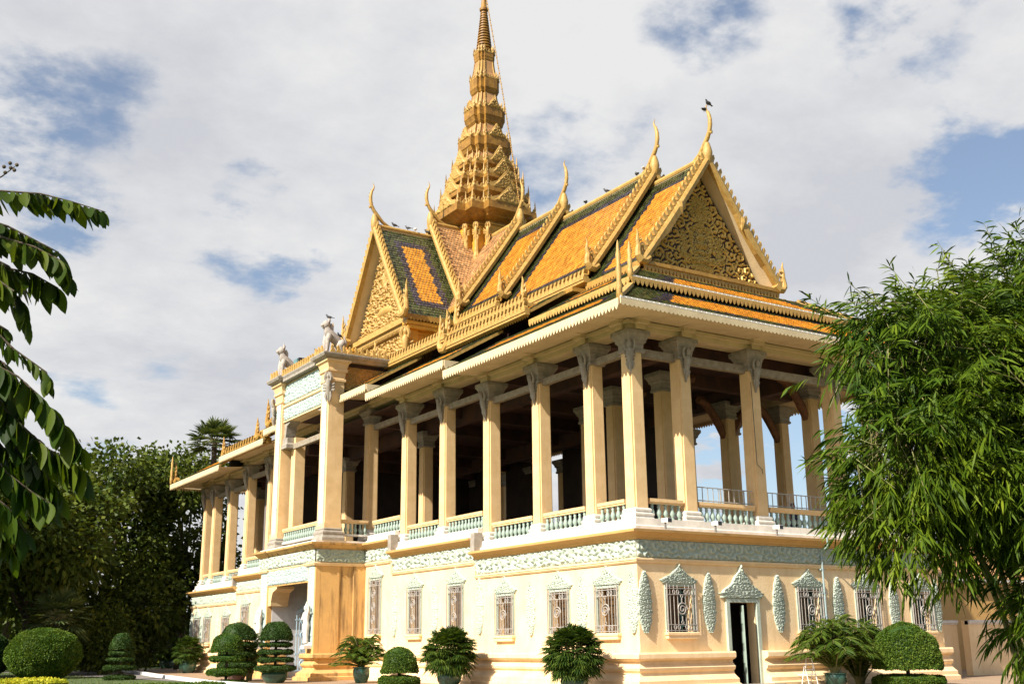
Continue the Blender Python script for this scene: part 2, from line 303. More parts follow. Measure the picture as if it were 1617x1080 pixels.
# ------------------------------------------------------------------ ground
W, LY, XC = 16.4, 50.7, 8.2
def sheet(name, poly, z, m, kind='structure'):
    b = MB(); b.add([(x, y, z) for x, y in poly], [tuple(range(len(poly)))]); return tag(obj(name, b, m), kind=kind)
sheet('ground', [(-900, -900), (900, -900), (900, 900), (-900, 900)], -.03, 'soil')
sheet('terrace_paving', [(-7.6, -14), (60, -14), (60, 66), (-1.6, 66), (-5.9, 37.7), (-7.6, 22)], .0, 'paving')
b = MB(); b.add([(-7.0, 22, -.02), (-5.5, 37.7, -.02), (-1.2, 66, -.02), (-10, 66, -.02), (-9.2, 52, -.02)], [(0, 1, 2, 3, 4)]); tag(obj('path', b, 'asphalt'), kind='structure')
b = MB()
kp = [(-1.4, 66), (-5.75, 37.7), (-7.75, 22), (-8.1, 4)]
b.sweep([(-.16, -.03), (.16, -.03), (.15, .13), (.12, .15), (-.12, .15), (-.15, .13)], kp); tag(obj('kerb', b, 'kerb'), kind='structure')
# ------------------------------------------------------------------ the pavilion
PV = thing('pavilion', 'ornate yellow pavilion with tiled gable roofs, open columned upper floor and golden tiered spire', 'pavilion', (XC, LY/2, 0))
STEP = .60; ESTEP = .5
Y1, Y2, YP0, YP1, Y3, Y4 = 10.95, 18.9, 22.0, 29.7, 33.2, 41.3
SEG = [(-1, Y1, 0), (Y1, Y2, 1), (Y2, YP0, 2), (YP1, Y3, 2), (Y3, Y4, 1), (Y4, LY, 0)]
# walls with openings ---------------------------------------------------------
def wall(name, A, B, z0, z1, holes, out, m='wall', depth=.42):
    A = Vector((*A, 0)); B = Vector((*B, 0)); d = (B-A).normalized(); L = (B-A).length; o = Vector((*out, 0)); mb = MB()
    us = sorted({0, L, *[h[0] for h in holes], *[h[1] for h in holes]}); zs = sorted({z0, z1, *[h[2] for h in holes], *[h[3] for h in holes]})
    for i in range(len(us)-1):
        for j in range(len(zs)-1):
            um, zm = (us[i]+us[i+1])/2, (zs[j]+zs[j+1])/2
            if any(h[0] < um < h[1] and h[2] < zm < h[3] for h in holes): continue
            P = [A+d*u+Vector((0, 0, z)) for u, z in ((us[i], zs[j]), (us[i+1], zs[j]), (us[i+1], zs[j+1]), (us[i], zs[j+1]))]; mb.add(P, [(0, 1, 2, 3)])
    for h in holes:
        P = [A+d*u+Vector((0, 0, z)) for u, z in ((h[0], h[2]), (h[1], h[2]), (h[1], h[3]), (h[0], h[3]))]; Q = [p-o*depth for p in P]
        mb.add(P+Q, [(0, 1, 5, 4), (1, 2, 6, 5), (2, 3, 7, 6), (3, 0, 4, 7)])
    P = [A+d*u+Vector((0, 0, z))-o*depth for u, z in ((0, z0), (L, z0), (L, z1), (0, z1))]
    obs = obj(name, mb, m, PV, weld=True); return obs
# window data: (u centre, kind)
WE = [1.87, 8.44, 11.75, 15.1]; DOOR = (4.2, 5.55, 3.0)
wl0 = [1.72, 4.74, 8.6]; wl1 = [12.65, 16.5]; wl2 = [20.72]
wfar = [(39.45, 1), (43.1, 0), (46.9, 0), (49.2, 0)]
HW = .56
K = {0: (1.95, 3.52), 1: (2.1, 4.12), 2: (2.15, 4.78)}
Z0w, ZM = -.05, 4.42
wall('end_wall', (0, 0), (W, 0), Z0w, 5.2, [(c-HW, c+HW, *K[0]) for c in WE]+[(DOOR[0], DOOR[1], -.05, DOOR[2])], (0, -1))
for (a, bb, lv), cs in zip(SEG, [[(c, 0) for c in wl0], [(c, 1) for c in wl1], [(c, 2) for c in wl2], [], [(wfar[0][0], 1)], [(c, 0) for c, _ in wfar[1:]]]):
    a = max(a, 0)
    wall('side_wall', (0, a), (0, bb), Z0w, 5.2+lv*STEP, [(c-a-HW, c-a+HW, *K[k]) for c, k in cs], (-1, 0))
for q in ((W-.2, W, .01, LY), (0.01, W-.2, LY-.2, LY)):
    b = MB(); b.box(*q, Z0w, 5.2); obj('rear_wall', b, 'wall', PV)
for q in ((2.2, 2.4, 2.2, LY-2), (2.4, W-.3, 2.2, 2.4)):
    b = MB(); b.box(*q, 0, 5.3); obj('inner_partition', b, 'interior_wall', PV)
# base mouldings
BASE = [(-.1, 0), (.62, 0), (.62, .16), (.50, .20), (.50, .34), (.40, .40), (.27, .50), (.24, .60), (.32, .68), (.34, .76), (.26, .84), (.20, .90), (.20, .98), (.34, 1.03), (.40, 1.08), (.40, 1.22), (.36, 1.28), (-.1, 1.28)]
for q in ([(W, 0), (DOOR[1]+.12, 0)], [(DOOR[0]-.12, 0), (0, 0), (0, YP0)], [(0, YP1), (0, LY), (2, LY)]):
    b = MB(); b.sweep(BASE, q); obj('base_moulding', b, 'wall', PV)
MOULD = [(-.05, -.1), (.05, -.1), (.09, -.05), (.09, -.01), (.12, 0.0), (.12, .05), (.04, .08), (-.05, .08)]
CORN = [(-.05, 0), (.06, 0), (.08, .05), (.14, .07), (.16, .12), (.26, .20), (.30, .22), (.40, .24), (.42, .33), (-.05, .33)]
PLINTH = [(-.55, 0), (.02, 0), (.02, .15), (-.08, .19), (-.1, .44), (-.55, .44)]
for i, (a, bb, lv) in enumerate(SEG):
    dz = lv*STEP; path = [(0, max(a, 0)), (0, bb)]
    if i == 0: path = [(W, 0)]+path
    if i == 5: path = path+[(3, LY)]
    b = MB(); b.sweep(MOULD, path, z=ZM+dz)
    if lv < 2 and i < 3: b.box(-.12, .02, bb-.12, bb, ZM+dz+.08, ZM+dz+STEP-.1)
    obj('frieze_moulding', b, 'wall' if lv else 'wall', PV)
    b = MB(); b.sweep(CORN, path, z=5.13+dz); obj('cornice', b, 'ochre', PV)
    b = MB(); b.sweep(PLINTH, path, z=5.46+dz); obj('balcony_plinth', b, 'white', PV)
    for k in range(len(path)-1):
        A, B = path[k], path[k+1]; o = (0, -1) if A[1] == B[1] == 0 else (-1, 0) if A[0] == B[0] == 0 else (0, 1)
        far = A[1] > 25
        relief_strip('frieze', A, B, ZM+dz+.08, 5.13+dz, o, .12, .46, 'jade', PV, res=.07 if far else .035, base=.012, seed=i*3+k)
for y0, y1, lv in ((Y1-.35, Y1, 0), (Y2-.35, Y2, 1), (Y4, Y4+.3, 0)):          # stepped blocks where the floor rises
    b = MB(); b.box(-.30, .12, y0, y1, 5.46+lv*STEP, 5.93+(lv+.55)*STEP); obj('step_block', b, 'grey', PV)
# floors
b = MB()
for a, bb, lv in [(0, Y1, 0), (Y1, Y2, 1), (Y2, Y3, 2), (Y3, Y4, 1), (Y4, LY, 0)]:
    b.box(.15, W-.1, max(a, .15), min(bb, LY-.15), 5.2+lv*STEP, 5.62+lv*STEP)
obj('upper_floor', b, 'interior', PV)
# ------------------------------------------------------------------ windows
def spiral(mb, cx, cz, r, y, turns=2.1, w=.022):
    pts = []
    for i in range(40):
        t = i/39; a = t*turns*6.283; rr = r*(1-.85*t); pts.append((cx+rr*math.cos(a), y, cz+rr*math.sin(a)))
    mb.tube(pts, w, 5)
def ped_width(hw, sh=.23):
    def f(t):
        if t < sh: return hw*(1+.16*max(0, 1-abs(t-.17)/.1))
        k = (t-sh)/(1-sh); return hw*.92*(1-k)**1.5*(1+.10*math.sin(k*14))+.012
    return f
def make_window(kind):
    z0, z1 = K[kind]; h = z1-z0
    mb = MB(); t = .10
    for s in (-1, 1): mb.box(s*(HW+.01) if s > 0 else -HW-.13, HW+.13 if s > 0 else -HW-.01, -.05, .0, z0, z1)
    mb.box(-HW-.13, HW+.13, -.05, 0, z1, z1+.12)
    w = obj('window', mb, 'jadecol' if kind == 9 else 'jade')
    # pediment, sill
    relief_shape('pediment', ped_width(HW+.22), z1+.10, z1+.80, .055, .16, 'jade', w, nu=45, nv=46, bulge=.03, base=.045)
    sb = MB(); sb.sq([(HW+.10, .07, -.24), (HW+.13, .09, -.21), (HW+.13, .09, -.12), (HW+.17, .12, -.09), (HW+.17, .12, -.02), (HW+.15, .10, 0)], (0, -.06, z0)); obj('sill', sb, 'wall', w, local=True)
    g = MB(); y = -.12; n = 7
    for i in range(n):
        u = -HW+.03+(2*HW-.06)*i/(n-1)
        if abs(i-n//2) > 0: g.box(u-.010, u+.010, y-.010, y+.010, z0-.12, z1+.06)
    for zz in (z0+.06, z0+.26, z1-.28, z1-.07): g.box(-HW-.10, HW+.10, y-.018, y+.010, zz-.012, zz+.012)
    for s in (-1, 1):
        g.box(s*(HW+.10)-.018, s*(HW+.10)+.018, y-.02, y+.012, z0-.14, z1+.10)
        for zz in (z0+.06, z1-.07): g.box(s*(HW+.10)-.02, s*(HW+.10)+.02, y, -.01, zz-.02, zz+.02)
    for i in (1, 2, 4, 5):
        u = -HW+.03+(2*HW-.06)*i/(n-1)
        for zz in (z0+.17, z1-.19): g.tube([(u+.055*math.cos(a), y-.01, zz+.075*math.sin(a)) for a in [k*.5236 for k in range(13)]], .013, 5)
    zc = (z0+z1)/2; rr = .24
    cs = [zc] if kind == 0 else [zc-.36, zc+.36] if kind == 1 else [zc-.62, zc, zc+.62]
    for c in cs:
        spiral(g, 0, c, rr, y-.02)
        for s in (-1, 1):
            g.tube([(0, y-.01, c+s*rr), (.0, y-.01, c+s*(rr+.16))], .016, 5)
            g.tube([(.05*math.cos(a), y-.012, c+s*(rr+.21)+.05*math.sin(a)) for a in [k*.5236 for k in range(13)]], .014, 5)
    obj('grille', g, 'iron', w, local=True)
    sh = MB(); sh.box(-HW, HW*.1, .27, .31, z0, z1)
    for i in range(5): sh.box(-HW+.1+i*.13, -HW+.17+i*.13, .255, .27, z0+.06, z1-.06)
    obj('shutter', sh, 'brown', w, local=True)
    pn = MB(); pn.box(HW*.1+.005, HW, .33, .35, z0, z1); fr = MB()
    for u in (.08, .30, .52): fr.box(u, u+.05, .29, .33, z0, z1)
    for k in range(4): fr.box(.08, .56, .295, .325, z0+h*(k+.5)/4, z0+h*(k+.5)/4+.04)
    obj('pane', pn, 'black' , w, local=True); obj('casement', fr, 'teal', w, local=True)
    return w
win = {k: make_window(k) for k in (0, 1, 2)}
used = set()
def place_window(kind, pos, rz):
    o = win[kind]
    if kind in used: copy_tree(o, PV, Vector(pos)-PV.location, rz)
    else: o.parent = PV; o.location = Vector(pos)-PV.location; o.rotation_euler.z = rz; used.add(kind)
for c in WE: place_window(0, (c, 0, 0), 0)
for c in wl0: place_window(0, (0, c, 0), R(-90))
for c in wl1: place_window(1, (0, c, 0), R(-90))
for c in wl2: place_window(2, (0, c, 0), R(-90))
for c, k in wfar: place_window(k, (0, c, 0), R(-90))
# leaf shaped carved panels between the windows
def med_width(hw): return lambda t: hw*(math.sin(math.pi*min(1, t**.85))**.62)*(1+.05*math.sin(t*40))+.01
def medal(z0, z1, hw): return relief_shape('carved_panel', med_width(hw), z0, z1, .055, .15, 'jade', None, nu=31, nv=110, bulge=.045, base=.015)
md = {0: medal(1.9, 4.05, .30), 1: medal(2.0, 4.4, .30)}; mused = set()
def place_medal(k, pos, rz):
    o = md[k]
    if k in mused: copy_tree(o, PV, Vector(pos)-PV.location, rz)
    else: o.parent = PV; o.location = Vector(pos)-PV.location; o.rotation_euler.z = rz; mused.add(k)
for c in (.28, 3.27, 6.78, 10.08, 13.4, 16.1): place_medal(0, (c, -.002, 0), 0)
for c in (.28, 3.28, 6.72): place_medal(0, (-.002, c, 0), R(-90))
for c in (10.63, 14.6, 18.62): place_medal(1, (-.002, c, 0), R(-90))
for c in (41.2, 44.9, 48.1, 50.45, 37.5): place_medal(0, (-.002, c, 0), R(-90))
# door
dc = (DOOR[0]+DOOR[1])/2; dw = (DOOR[1]-DOOR[0])/2
b = MB()
for s in (-1, 1): b.box(dc+s*dw if s > 0 else dc-dw-.16, dc+dw+.16 if s > 0 else dc-dw, -.10, .02, 0 if s > 0 else 1.28, DOOR[2])
b.box(dc-dw-.16, dc+dw+.16, -.10, .02, DOOR[2], DOOR[2]+.14)
dr = obj('doorway', b, 'jade', PV)
relief_shape('pediment', ped_width(dw+.36, .16), DOOR[2]+.14, 4.38, .06, .2, 'jade', dr, nu=41, nv=56, bulge=.03, base=.08, at=(dc, 0, 0))
b = MB(); hx, hy, ux, uy = 5.14, .34, -.60, -.80
b.beam((hx, hy, 1.46), (hx+ux*.72, hy+uy*.72, 1.46), .05, 2.86)
for zz in (.35, 1.05, 1.75, 2.45): b.beam((hx+ux*.1, hy+uy*.1, zz), (hx+ux*.62, hy+uy*.62, zz), .09, .42)
lf = obj('door_leaf', b, 'jadecol', dr)
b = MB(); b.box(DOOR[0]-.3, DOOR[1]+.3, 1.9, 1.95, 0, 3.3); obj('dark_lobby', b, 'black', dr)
b = MB(); b.sq([(.9, .35, 0), (.9, .35, .14)], (dc, -.75, 0)); obj('door_step', b, 'grey', dr)
# ------------------------------------------------------------------ columns
def make_column(zs, zc, brackets):
    # local: centre of shaft at origin; base from 0, capital top at zc
    a = .31
    b = MB(); p = [(-a, -a+.06), (-a+.06, -a+.06), (-a+.06, -a), (a-.06, -a), (a-.06, -a+.06), (a, -a+.06), (a, a-.06), (a-.06, a-.06), (a-.06, a), (-a+.06, a), (-a+.06, a-.06), (-a, a-.06)]
    b.loft([[(x*k, y*k, z) for x, y in p] for k, z in ((1.02, .50), (1, .9), (.95, zc-.8))])
    col = obj('column', b, 'column')
    b = MB(); b.sq([(.46, .46, 0), (.46, .46, .12), (.42, .42, .22), (.42, .42, .28), (.44, .44, .30), (.44, .44, .36), (.36, .36, .40), (.36, .36, .44), (.38, .38, .46), (.38, .38, .52), (.33, .33, .57)]); obj('base', b, 'white', col, local=True)
    b = MB(); b.sq([(.33, .33, -.85), (.37, .37, -.82), (.37, .37, -.74), (.33, .33, -.70), (.34, .34, -.50), (.42, .42, -.42), (.42, .42, -.36), (.50, .50, -.22), (.54, .54, -.18), (.54, .54, -.02), (.50, .50, 0)], (0, 0, zc)); obj('capital', b, 'grey', col, local=True)
    for ax in brackets:                       # winged bracket figure under the capital
        g = MB(); ox, oy = ax; sx, sy = -oy, ox
        P = lambda o, s, z: (ox*(.30+o*.85)+sx*s*.78, oy*(.30+o*.85)+sy*s*.78, zc-.12+z*.82)
        g.tube([P(.02, 0, -1.95), P(.05, 0, -1.75), P(.10, 0, -1.5), P(.14, 0, -1.2), P(.19, 0, -.95), P(.24, 0, -.72)], [.03, .06, .09, .13, .15, .10], 8)
        g.tube([P(.24, 0, -.75), P(.29, 0, -.62), P(.30, 0, -.50), P(.30, 0, -.36)], [.06, .10, .09, .02], 8)
        for s in (-1, 1):
            g.tube([P(.17, s*.10, -.86), P(.2, s*.22, -.72), P(.24, s*.26, -.5), P(.30, s*.20, -.3)], [.06, .05, .045, .04], 6)
            g.tube([P(.10, s*.08, -1.25), P(.12, s*.16, -1.45), P(.08, s*.10, -1.7)], [.05, .05, .02], 6)
            for k in range(3): g.tube([P(.04, s*.12, -.95-.12*k), P(.06, s*(.25-.03*k), -.95-.16*k), P(.04, s*(.30-.05*k), -.78-.2*k)], [.035, .04, .01], 5)
        obj('bracket_figure', g, 'grey', col, local=True, smooth=50)
    return col
cproto = {}
def put_column(x, y, z, zc, br, rz=0):
    key = (round(zc, 2), tuple(br))
    if key in cproto: return copy_tree(cproto[key], PV, Vector((x, y, z))-PV.location, rz)
    o = make_column(0, zc, br); o.parent = PV; o.location = Vector((x, y, z))-PV.location; cproto[key] = o; return o
CB, CT = 5.72, 12.92
Wf, Sf = (-1, 0), (0, -1)
put_column(.62, .62, CB, CT-CB, [(-.7071, -.7071)])
for y in (3.05, 6.68, 10.6): put_column(.62, y, CB, CT-CB, [Wf])
for y in (14.58, 18.5): put_column(.62, y, CB+STEP, CT-CB-STEP+ESTEP, [Wf])
for y in (22.9, 28.6): put_column(.62, y, CB+2*STEP, CT-CB-2*STEP+2*ESTEP, [])
for y in (37.2, 41.3): put_column(.62, y, CB+STEP, CT-CB-STEP+ESTEP, [Wf])
for y in (44.8, 48.1, 50.1): put_column(.62, y, CB, CT-CB, [Wf])
for x in (3.0, 6.68, 11.4, 13.8, 15.8): put_column(x, .62, CB, CT-CB, [Sf])
for y in (7.94, 11.46, 14.9, 18.6, 22.6, 26.75, 30.2, 33.87, 37.5, 41.5, 45, 48): put_column(16.0, y, CB, CT-CB, [])
def inner(x, y, lv): put_column(x, y, CB+lv*STEP, CT-CB-lv*STEP, [])
for x, y, lv in ((6.0, 5.2, 0), (6.0, 8.6, 0), (7.5, 12.6, 1), (3.8, 22.6, 2), (3.8, 32.7, 2), (3.8, 43, 0), (3.8, 48, 0)): inner(x, y, lv)
for y, lv in ((3.1, 0), (8.4, 0), (12.2, 1)): inner(12.8, y, lv)
# ------------------------------------------------------------------ balustrades
bl = MB(); bl.lathe([(.08, 0), (.085, .05), (.05, .08), (.07, .12), (.105, .22), (.085, .30), (.048, .40), (.066, .46), (.045, .5), (.08, .55), (.08, .6)], n=10)
blme = None; nbal = [0]
def balustrade(A, B, z, individual, metal=False):
    global blme
    A = Vector((*A, 0)); B = Vector((*B, 0)); d = (B-A).normalized(); L = (B-A).length
    b = MB(); b.beam(A+Vector((0, 0, z+.67)), B+Vector((0, 0, z+.67)), .24, .12); b.beam(A+Vector((0, 0, z+.575)), B+Vector((0, 0, z+.575)), .18, .07)
    r = obj('balustrade', b, 'column', PV)
    q = MB(); q.beam(A+Vector((0, 0, z-.06)), B+Vector((0, 0, z-.06)), .26, .10); obj('bottom_rail', q, 'white', r)
    n = max(2, int(round(L/.30))); many = MB()
    for i in range(n):
        p = A+d*(L*(i+.5)/n)+Vector((0, 0, z-.02))
        if individual and nbal[0] < 96:
            nbal[0] += 1
            if blme is None: o = obj('baluster', bl, 'jadecol', r, p, smooth=50); blme = o.data
            else:
                o = bpy.data.objects.new('baluster', blme); COL.objects.link(o); o.parent = r; o.location = p-wloc(r)
        else: many.add([(v[0]+p.x, v[1]+p.y, v[2]+p.z) for v in bl.v], bl.f)
    if many.v: tag(obj('balusters', many, 'jadecol', r, smooth=50), kind='stuff')
    if metal:
        q = MB(); zt = z+1.30
        for k in range(int(L/.27)+1):
            p = A+d*min(L, k*.27); q.box(p.x-.012, p.x+.012, p.y-.012, p.y+.012, z+.73, zt)
        for zz in (z+.80, zt): q.beam(A+Vector((0, 0, zz)), B+Vector((0, 0, zz)), .035, .035)
        for k in range(0, int(L/1.2)+1):
            p = A+d*min(L, k*1.2); q.box(p.x-.022, p.x+.022, p.y-.022, p.y+.022, z+.73, zt)
        obj('metal_railing', q, 'iron', r)
zb = 5.94
bx = .46
xs = [.62, 3.0, 6.68, 11.4, 13.8, 15.8]
for i in range(5): balustrade((xs[i]+.4, bx), (xs[i+1]-.4, bx), zb, i < 3, i > 0)
for a, c, lv, ind in ((.62, 3.05, 0, 1), (3.05, 6.68, 0, 1), (6.68, 10.6, 0, 1), (10.6, 14.58, 1, 1), (14.58, 18.5, 1, 1), (18.5, 22.4, 2, 0), (37.2, 41.3, 1, 0), (41.3, 44.8, 0, 0), (44.8, 48.1, 0, 0), (48.1, 50.1, 0, 0)):
    balustrade((bx, a+.4), (bx, c-.4), zb+lv*STEP, ind)
for a, c in ((.9, 7.5), (8.4, 11), (11.9, 14.5), (26, 36)): balustrade((16.0, a), (16.0, c), zb, False)
balustrade((9, 12), (16, 12), zb+.2, False)
# ------------------------------------------------------------------ beams, ceiling, eaves
EX = -1.64
def teeth_board(mb, A, B, z, h, th, out, step=.24, m=0, tl=.16):
    # fringed board hanging below z; teeth cut as points
    A = Vector((*A, 0)); B = Vector((*B, 0)); L = (B-A).length; d = (B-A)/L; n = max(1, int(L/step)); o = Vector((*out, 0))
    mb.prism([A+Vector((0, 0, z)), B+Vector((0, 0, z)), B+Vector((0, 0, z-h+tl)), A+Vector((0, 0, z-h+tl))], o, 0, th, m)
    for i in range(n):
        a = A+d*(L*i/n); c = A+d*(L*(i+1)/n); w = (c-a)
        mb.prism([a+w*.06+Vector((0, 0, z-h+tl)), a+w*.94+Vector((0, 0, z-h+tl)), a+w*.80+Vector((0, 0, z-h+tl*.5)), a+w*.5+Vector((0, 0, z-h)), a+w*.20+Vector((0, 0, z-h+tl*.5))], o, 0, th, m)
LS = [(EX, Y1, 0), (Y1, Y2, 1), (Y2, Y3, 2), (Y3, Y4, 1), (Y4, LY-EX, 0)]
XR = W-EX
for a, c, lv in LS:
    dz = lv*ESTEP; ze = 13.30+dz
    # fringe boards
    FR = [((EX-.02, a), (EX-.02, c), (-1, 0), .42, .16), ((XR+.02, a), (XR+.02, c), (1, 0), .42, .16)]
    if lv == 0 and a < 0: FR.append(((EX, EX-.02), (XR, EX-.02), (0, -1), .27, .07))
    if lv == 0 and a > 0: FR.append(((EX, LY-EX+.02), (XR, LY-EX+.02), (0, 1), .40, .16))
    if lv in (1, 2) and a < 25: FR.append(((EX, a), (.3, a), (0, -1), .42, .16))
    for A, B, o, h_, tl_ in FR:
        b = MB(); teeth_board(b, A, B, ze+.02, h_, .05, o, .2, tl=tl_); obj('eave_fringe', b, 'soffit', PV)
    # soffit, beam over the columns
    y0, y1 = (a, c); ss = []
    for s in (0, 1):
        f = (lambda x: x) if not s else (lambda x: W-x)
        ss.append([(f(EX), y0, ze-.12), (f(EX), y1, ze-.12), (f(.25), y1 if c < 50 else LY-.25, ze+.02), (f(.25), y0 if a > 0 else .25, ze+.02)])
    if a < 0: ss.append([(EX, EX, ze-.12), (XR, EX, ze-.12), (W-.25, .25, ze+.02), (.25, .25, ze+.02)])
    if c > 50: ss.append([(EX, LY-EX, ze-.12), (XR, LY-EX, ze-.12), (W-.25, LY-.25, ze+.02), (.25, LY-.25, ze+.02)])
    for P in ss:
        b = MB(); b.add(P, [(0, 1, 2, 3)]); obj('eave_soffit', b, 'soffit', PV)
    zz = 12.93+dz; bb_ = [(.25, .98, max(a, .25), min(c, LY-.25), zz, zz+.62), (W-.98, W-.25, max(a, .25), min(c, LY-.25), zz, zz+.62), (.12, .25, max(a, .12), min(c, LY-.12), zz+.2, zz+.34)]
    if a < 0: bb_ += [(.98, W-.98, .25, .98, zz, zz+.62), (.25, W-.25, .12, .25, zz+.2, zz+.34)]
    if c > 50: bb_.append((.98, W-.98, LY-.98, LY-.25, zz, zz+.62))
    for q in bb_:
        b = MB(); b.box(*q); obj('beam', b, 'soffit', PV)
# corbels over every outer column
def corbel(mb, x, y, z, o):
    sx, sy = -o[1], o[0]
    def B(p0, p1, hw, z0, z1):
        xs_ = sorted([x+o[0]*p0-sx*hw, x+o[0]*p1+sx*hw]); ys_ = sorted([y+o[1]*p0-sy*hw, y+o[1]*p1+sy*hw]); mb.box(xs_[0], xs_[1], ys_[0], ys_[1], z+z0, z+z1)
    B(.2, .52, .24, .003, .20); B(.2, .72, .30, .20, .33); B(.2, 1.25, .36, .33, .44)
for x, y, z, o in [(.62, y, 12.93+lv*ESTEP, Wf) for y, lv in ((3.05, 0), (6.68, 0), (10.4, 0), (14.58, 1), (18.4, 1), (37.2, 1), (41.4, 1), (44.8, 0), (48.1, 0))]+[(x, .62, 12.93, Sf) for x in (3.0, 6.68, 11.4, 13.8)]+[(.62, .72, 12.933, Wf), (.72, .62, 12.937, Sf)]:
    b = MB(); corbel(b, x, y, z, o); obj('corbel', b, 'soffit', PV)
# weathered tie beams between the columns and ceiling
b = MB()
for a, c, z in ((.9, 2.8, 12.2), (3.3, 6.4, 12.15), (6.95, 10.3, 12.1), (10.9, 14.3, 12.55), (14.85, 18.2, 12.5), (18.8, 22.4, 12.9), (37.4, 41, 12.6), (41.6, 44.5, 12.1), (45.1, 47.8, 12.1)):
    b = MB(); b.box(.50, .72, a, c, z-.15, z+.13); obj('tie_beam', b, 'greybeam', PV)
for a, c in ((.95, 2.7), (3.3, 6.4), (7, 11.1), (11.7, 13.5), (14.1, 15.5)):
    b = MB(); b.box(a, c, .52, .74, 12.0, 12.32); obj('tie_beam', b, 'greybeam', PV)
b = MB(); b.box(.3, W-.3, .3, LY-.3, 13.56, 13.62); obj('ceiling', b, 'interior', PV)
b = MB()
for y in (3.05, 6.68, 10.5, 14.58, 18.5, 22.6, 28.5, 32.7, 37, 41, 45, 48):
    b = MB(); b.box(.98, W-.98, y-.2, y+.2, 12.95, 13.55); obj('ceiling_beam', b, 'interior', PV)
for x in (3.8, 12.8):
    b = MB(); b.box(x-.22, x+.22, .99, LY-1, 12.7, 13.52); obj('ceiling_beam', b, 'interior', PV)
# painted arched braces
M['brace'] = mat('brace_paint', (.22, .09, .03), (.12, .05, .03), 4, .7)
for (x, y, dx) in ((6.0, 5.2, 1), (6.0, 8.6, 1), (12.8, 3.1, -1), (12.8, 8.4, -1), (12.8, 8.4, 1), (16, 7.94, -1)):
    pts = [(x+dx*(.2+1.6*t), y, 11.2+1.7*math.sin(t*1.57)) for t in [k/8 for k in range(9)]]
    b = MB(); b.tube(pts, [.2]*9, 6); obj('arched_brace', b, 'brace', PV)
# dark screens closing the hall
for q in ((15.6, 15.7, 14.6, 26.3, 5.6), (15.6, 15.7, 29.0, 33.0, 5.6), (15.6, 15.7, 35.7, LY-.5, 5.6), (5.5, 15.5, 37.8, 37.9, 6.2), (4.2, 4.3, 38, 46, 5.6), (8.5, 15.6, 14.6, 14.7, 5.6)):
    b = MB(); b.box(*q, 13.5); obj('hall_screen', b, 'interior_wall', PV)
b = MB(); b.box(1.5, 1.6, 37.9, 41, 6.2, 12.5); obj('canvas_blind', b, mat('grey_blind', (.16, .14, .13), None, 3, .9), PV)
# ------------------------------------------------------------------ roofs
TM = ['tgreen', 'tnavy', 'torange', 'tpink']
def tiles(name, O, U, V, u0, u1, L, zone, parent, tw=.20, th=.21, lift=.028):
    O, U, V = Vector(O), Vector(U).normalized(), Vector(V).normalized(); Nn = U.cross(V).normalized()
    if Nn.z < 0: Nn = -Nn
    mb = MB(); rows = int(L/th)
    for i in range(rows+1):
        v = i*th; a, b = u0(v), u1(v)
        if b-a < .05: continue
        n = max(1, int((b-a)/tw)); off = (i % 2)*.5*tw
        k0 = math.floor(a/tw)
        for k in range(k0, k0+n+3):
            ua, ub = max(a, k*tw+off), min(b, (k+1)*tw+off)
            if ub-ua < .03: continue
            um = (ua+ub)/2; z = zone(um+random.uniform(-.02, .02), v, a, b); g = .012
            vt = min(v+th*1.12, L+.1); j = random.uniform(-.008, .012); l2 = lift+j
            P = [O+U*(ua+g)+V*(v+.05)+Nn*l2, O+U*um+V*(v-.03)+Nn*(l2+.012), O+U*(ub-g)+V*(v+.05)+Nn*l2, O+U*(ub-g)+V*vt+Nn*.004, O+U*(ua+g)+V*vt+Nn*.004]
            Q = [P[0]-Nn*l2, P[1]-Nn*l2, P[2]-Nn*l2]
            mb.add(P+Q, [(0, 1, 2, 3, 4), (5, 6, 1, 0), (6, 7, 2, 1)], z, random.random())
    return obj(name, mb, TM, parent)
def zone_frame(l1, l2, r1, r2, t1, t2, b1, b2, L, base=0):
    def z(u, v, a, b):
        e = min(u-a-l1, b-u-r1, L-v-t1, v-b1); f = min(u-a-l2, b-u-r2, L-v-t2, v-b2)
        return 2 if f > 0 else 1 if e > 0 else 0
    return z
def teeth_row(mb, A, B, h, up, th, step=.36, lean=.35):
    # row of flame shaped crest ornaments from A to B
    A, B, up = Vector(A), Vector(B), Vector(up).normalized(); L = (B-A).length; d = (B-A)/L; n = max(1, int(L/step)); nn = d.cross(up).normalized(); s = L/n
    for i in range(n):
        o = A+d*(s*(i+.5)); q = lambda a, z: o+d*(a*s)+up*(z*h)
        mb.prism([q(-.36, -.05), q(.30, -.05), q(.40, .22), q(.22, .45), q(.30+lean*.3, .78), q(.18+lean, 1.05), q(-.02, .86), q(-.20, .5), q(-.38, .25)], nn, -th/2, th)
def curl(mb, base, out, h, w=.16, flat=1):
    # naga tail: dips outwards then rises into a spike with small flames
    base, out = Vector(base), Vector(out).normalized(); up = Vector((0, 0, 1)); P = lambda o, z: base+out*(o*h)+up*(z*h)
    mb.tube([P(-.30, .10), P(-.10, -.06), P(.12, -.04), P(.24, .12), P(.24, .32), P(.20, .52), P(.25, .75), P(.22, 1.02), P(.27, 1.22)], [w*1.05, w*1.15, w*1.1, w, w*.85, w*.75, w*.5, w*.32, .02], 8)
    for o, z, r in ((.20, .30, .26), (.16, .52, .22), (.19, .74, .18)):
        mb.tube([P(o, z), P(o-.12, z+.05), P(o-.14, z+r)], [w*.5, w*.38, .012], 6)
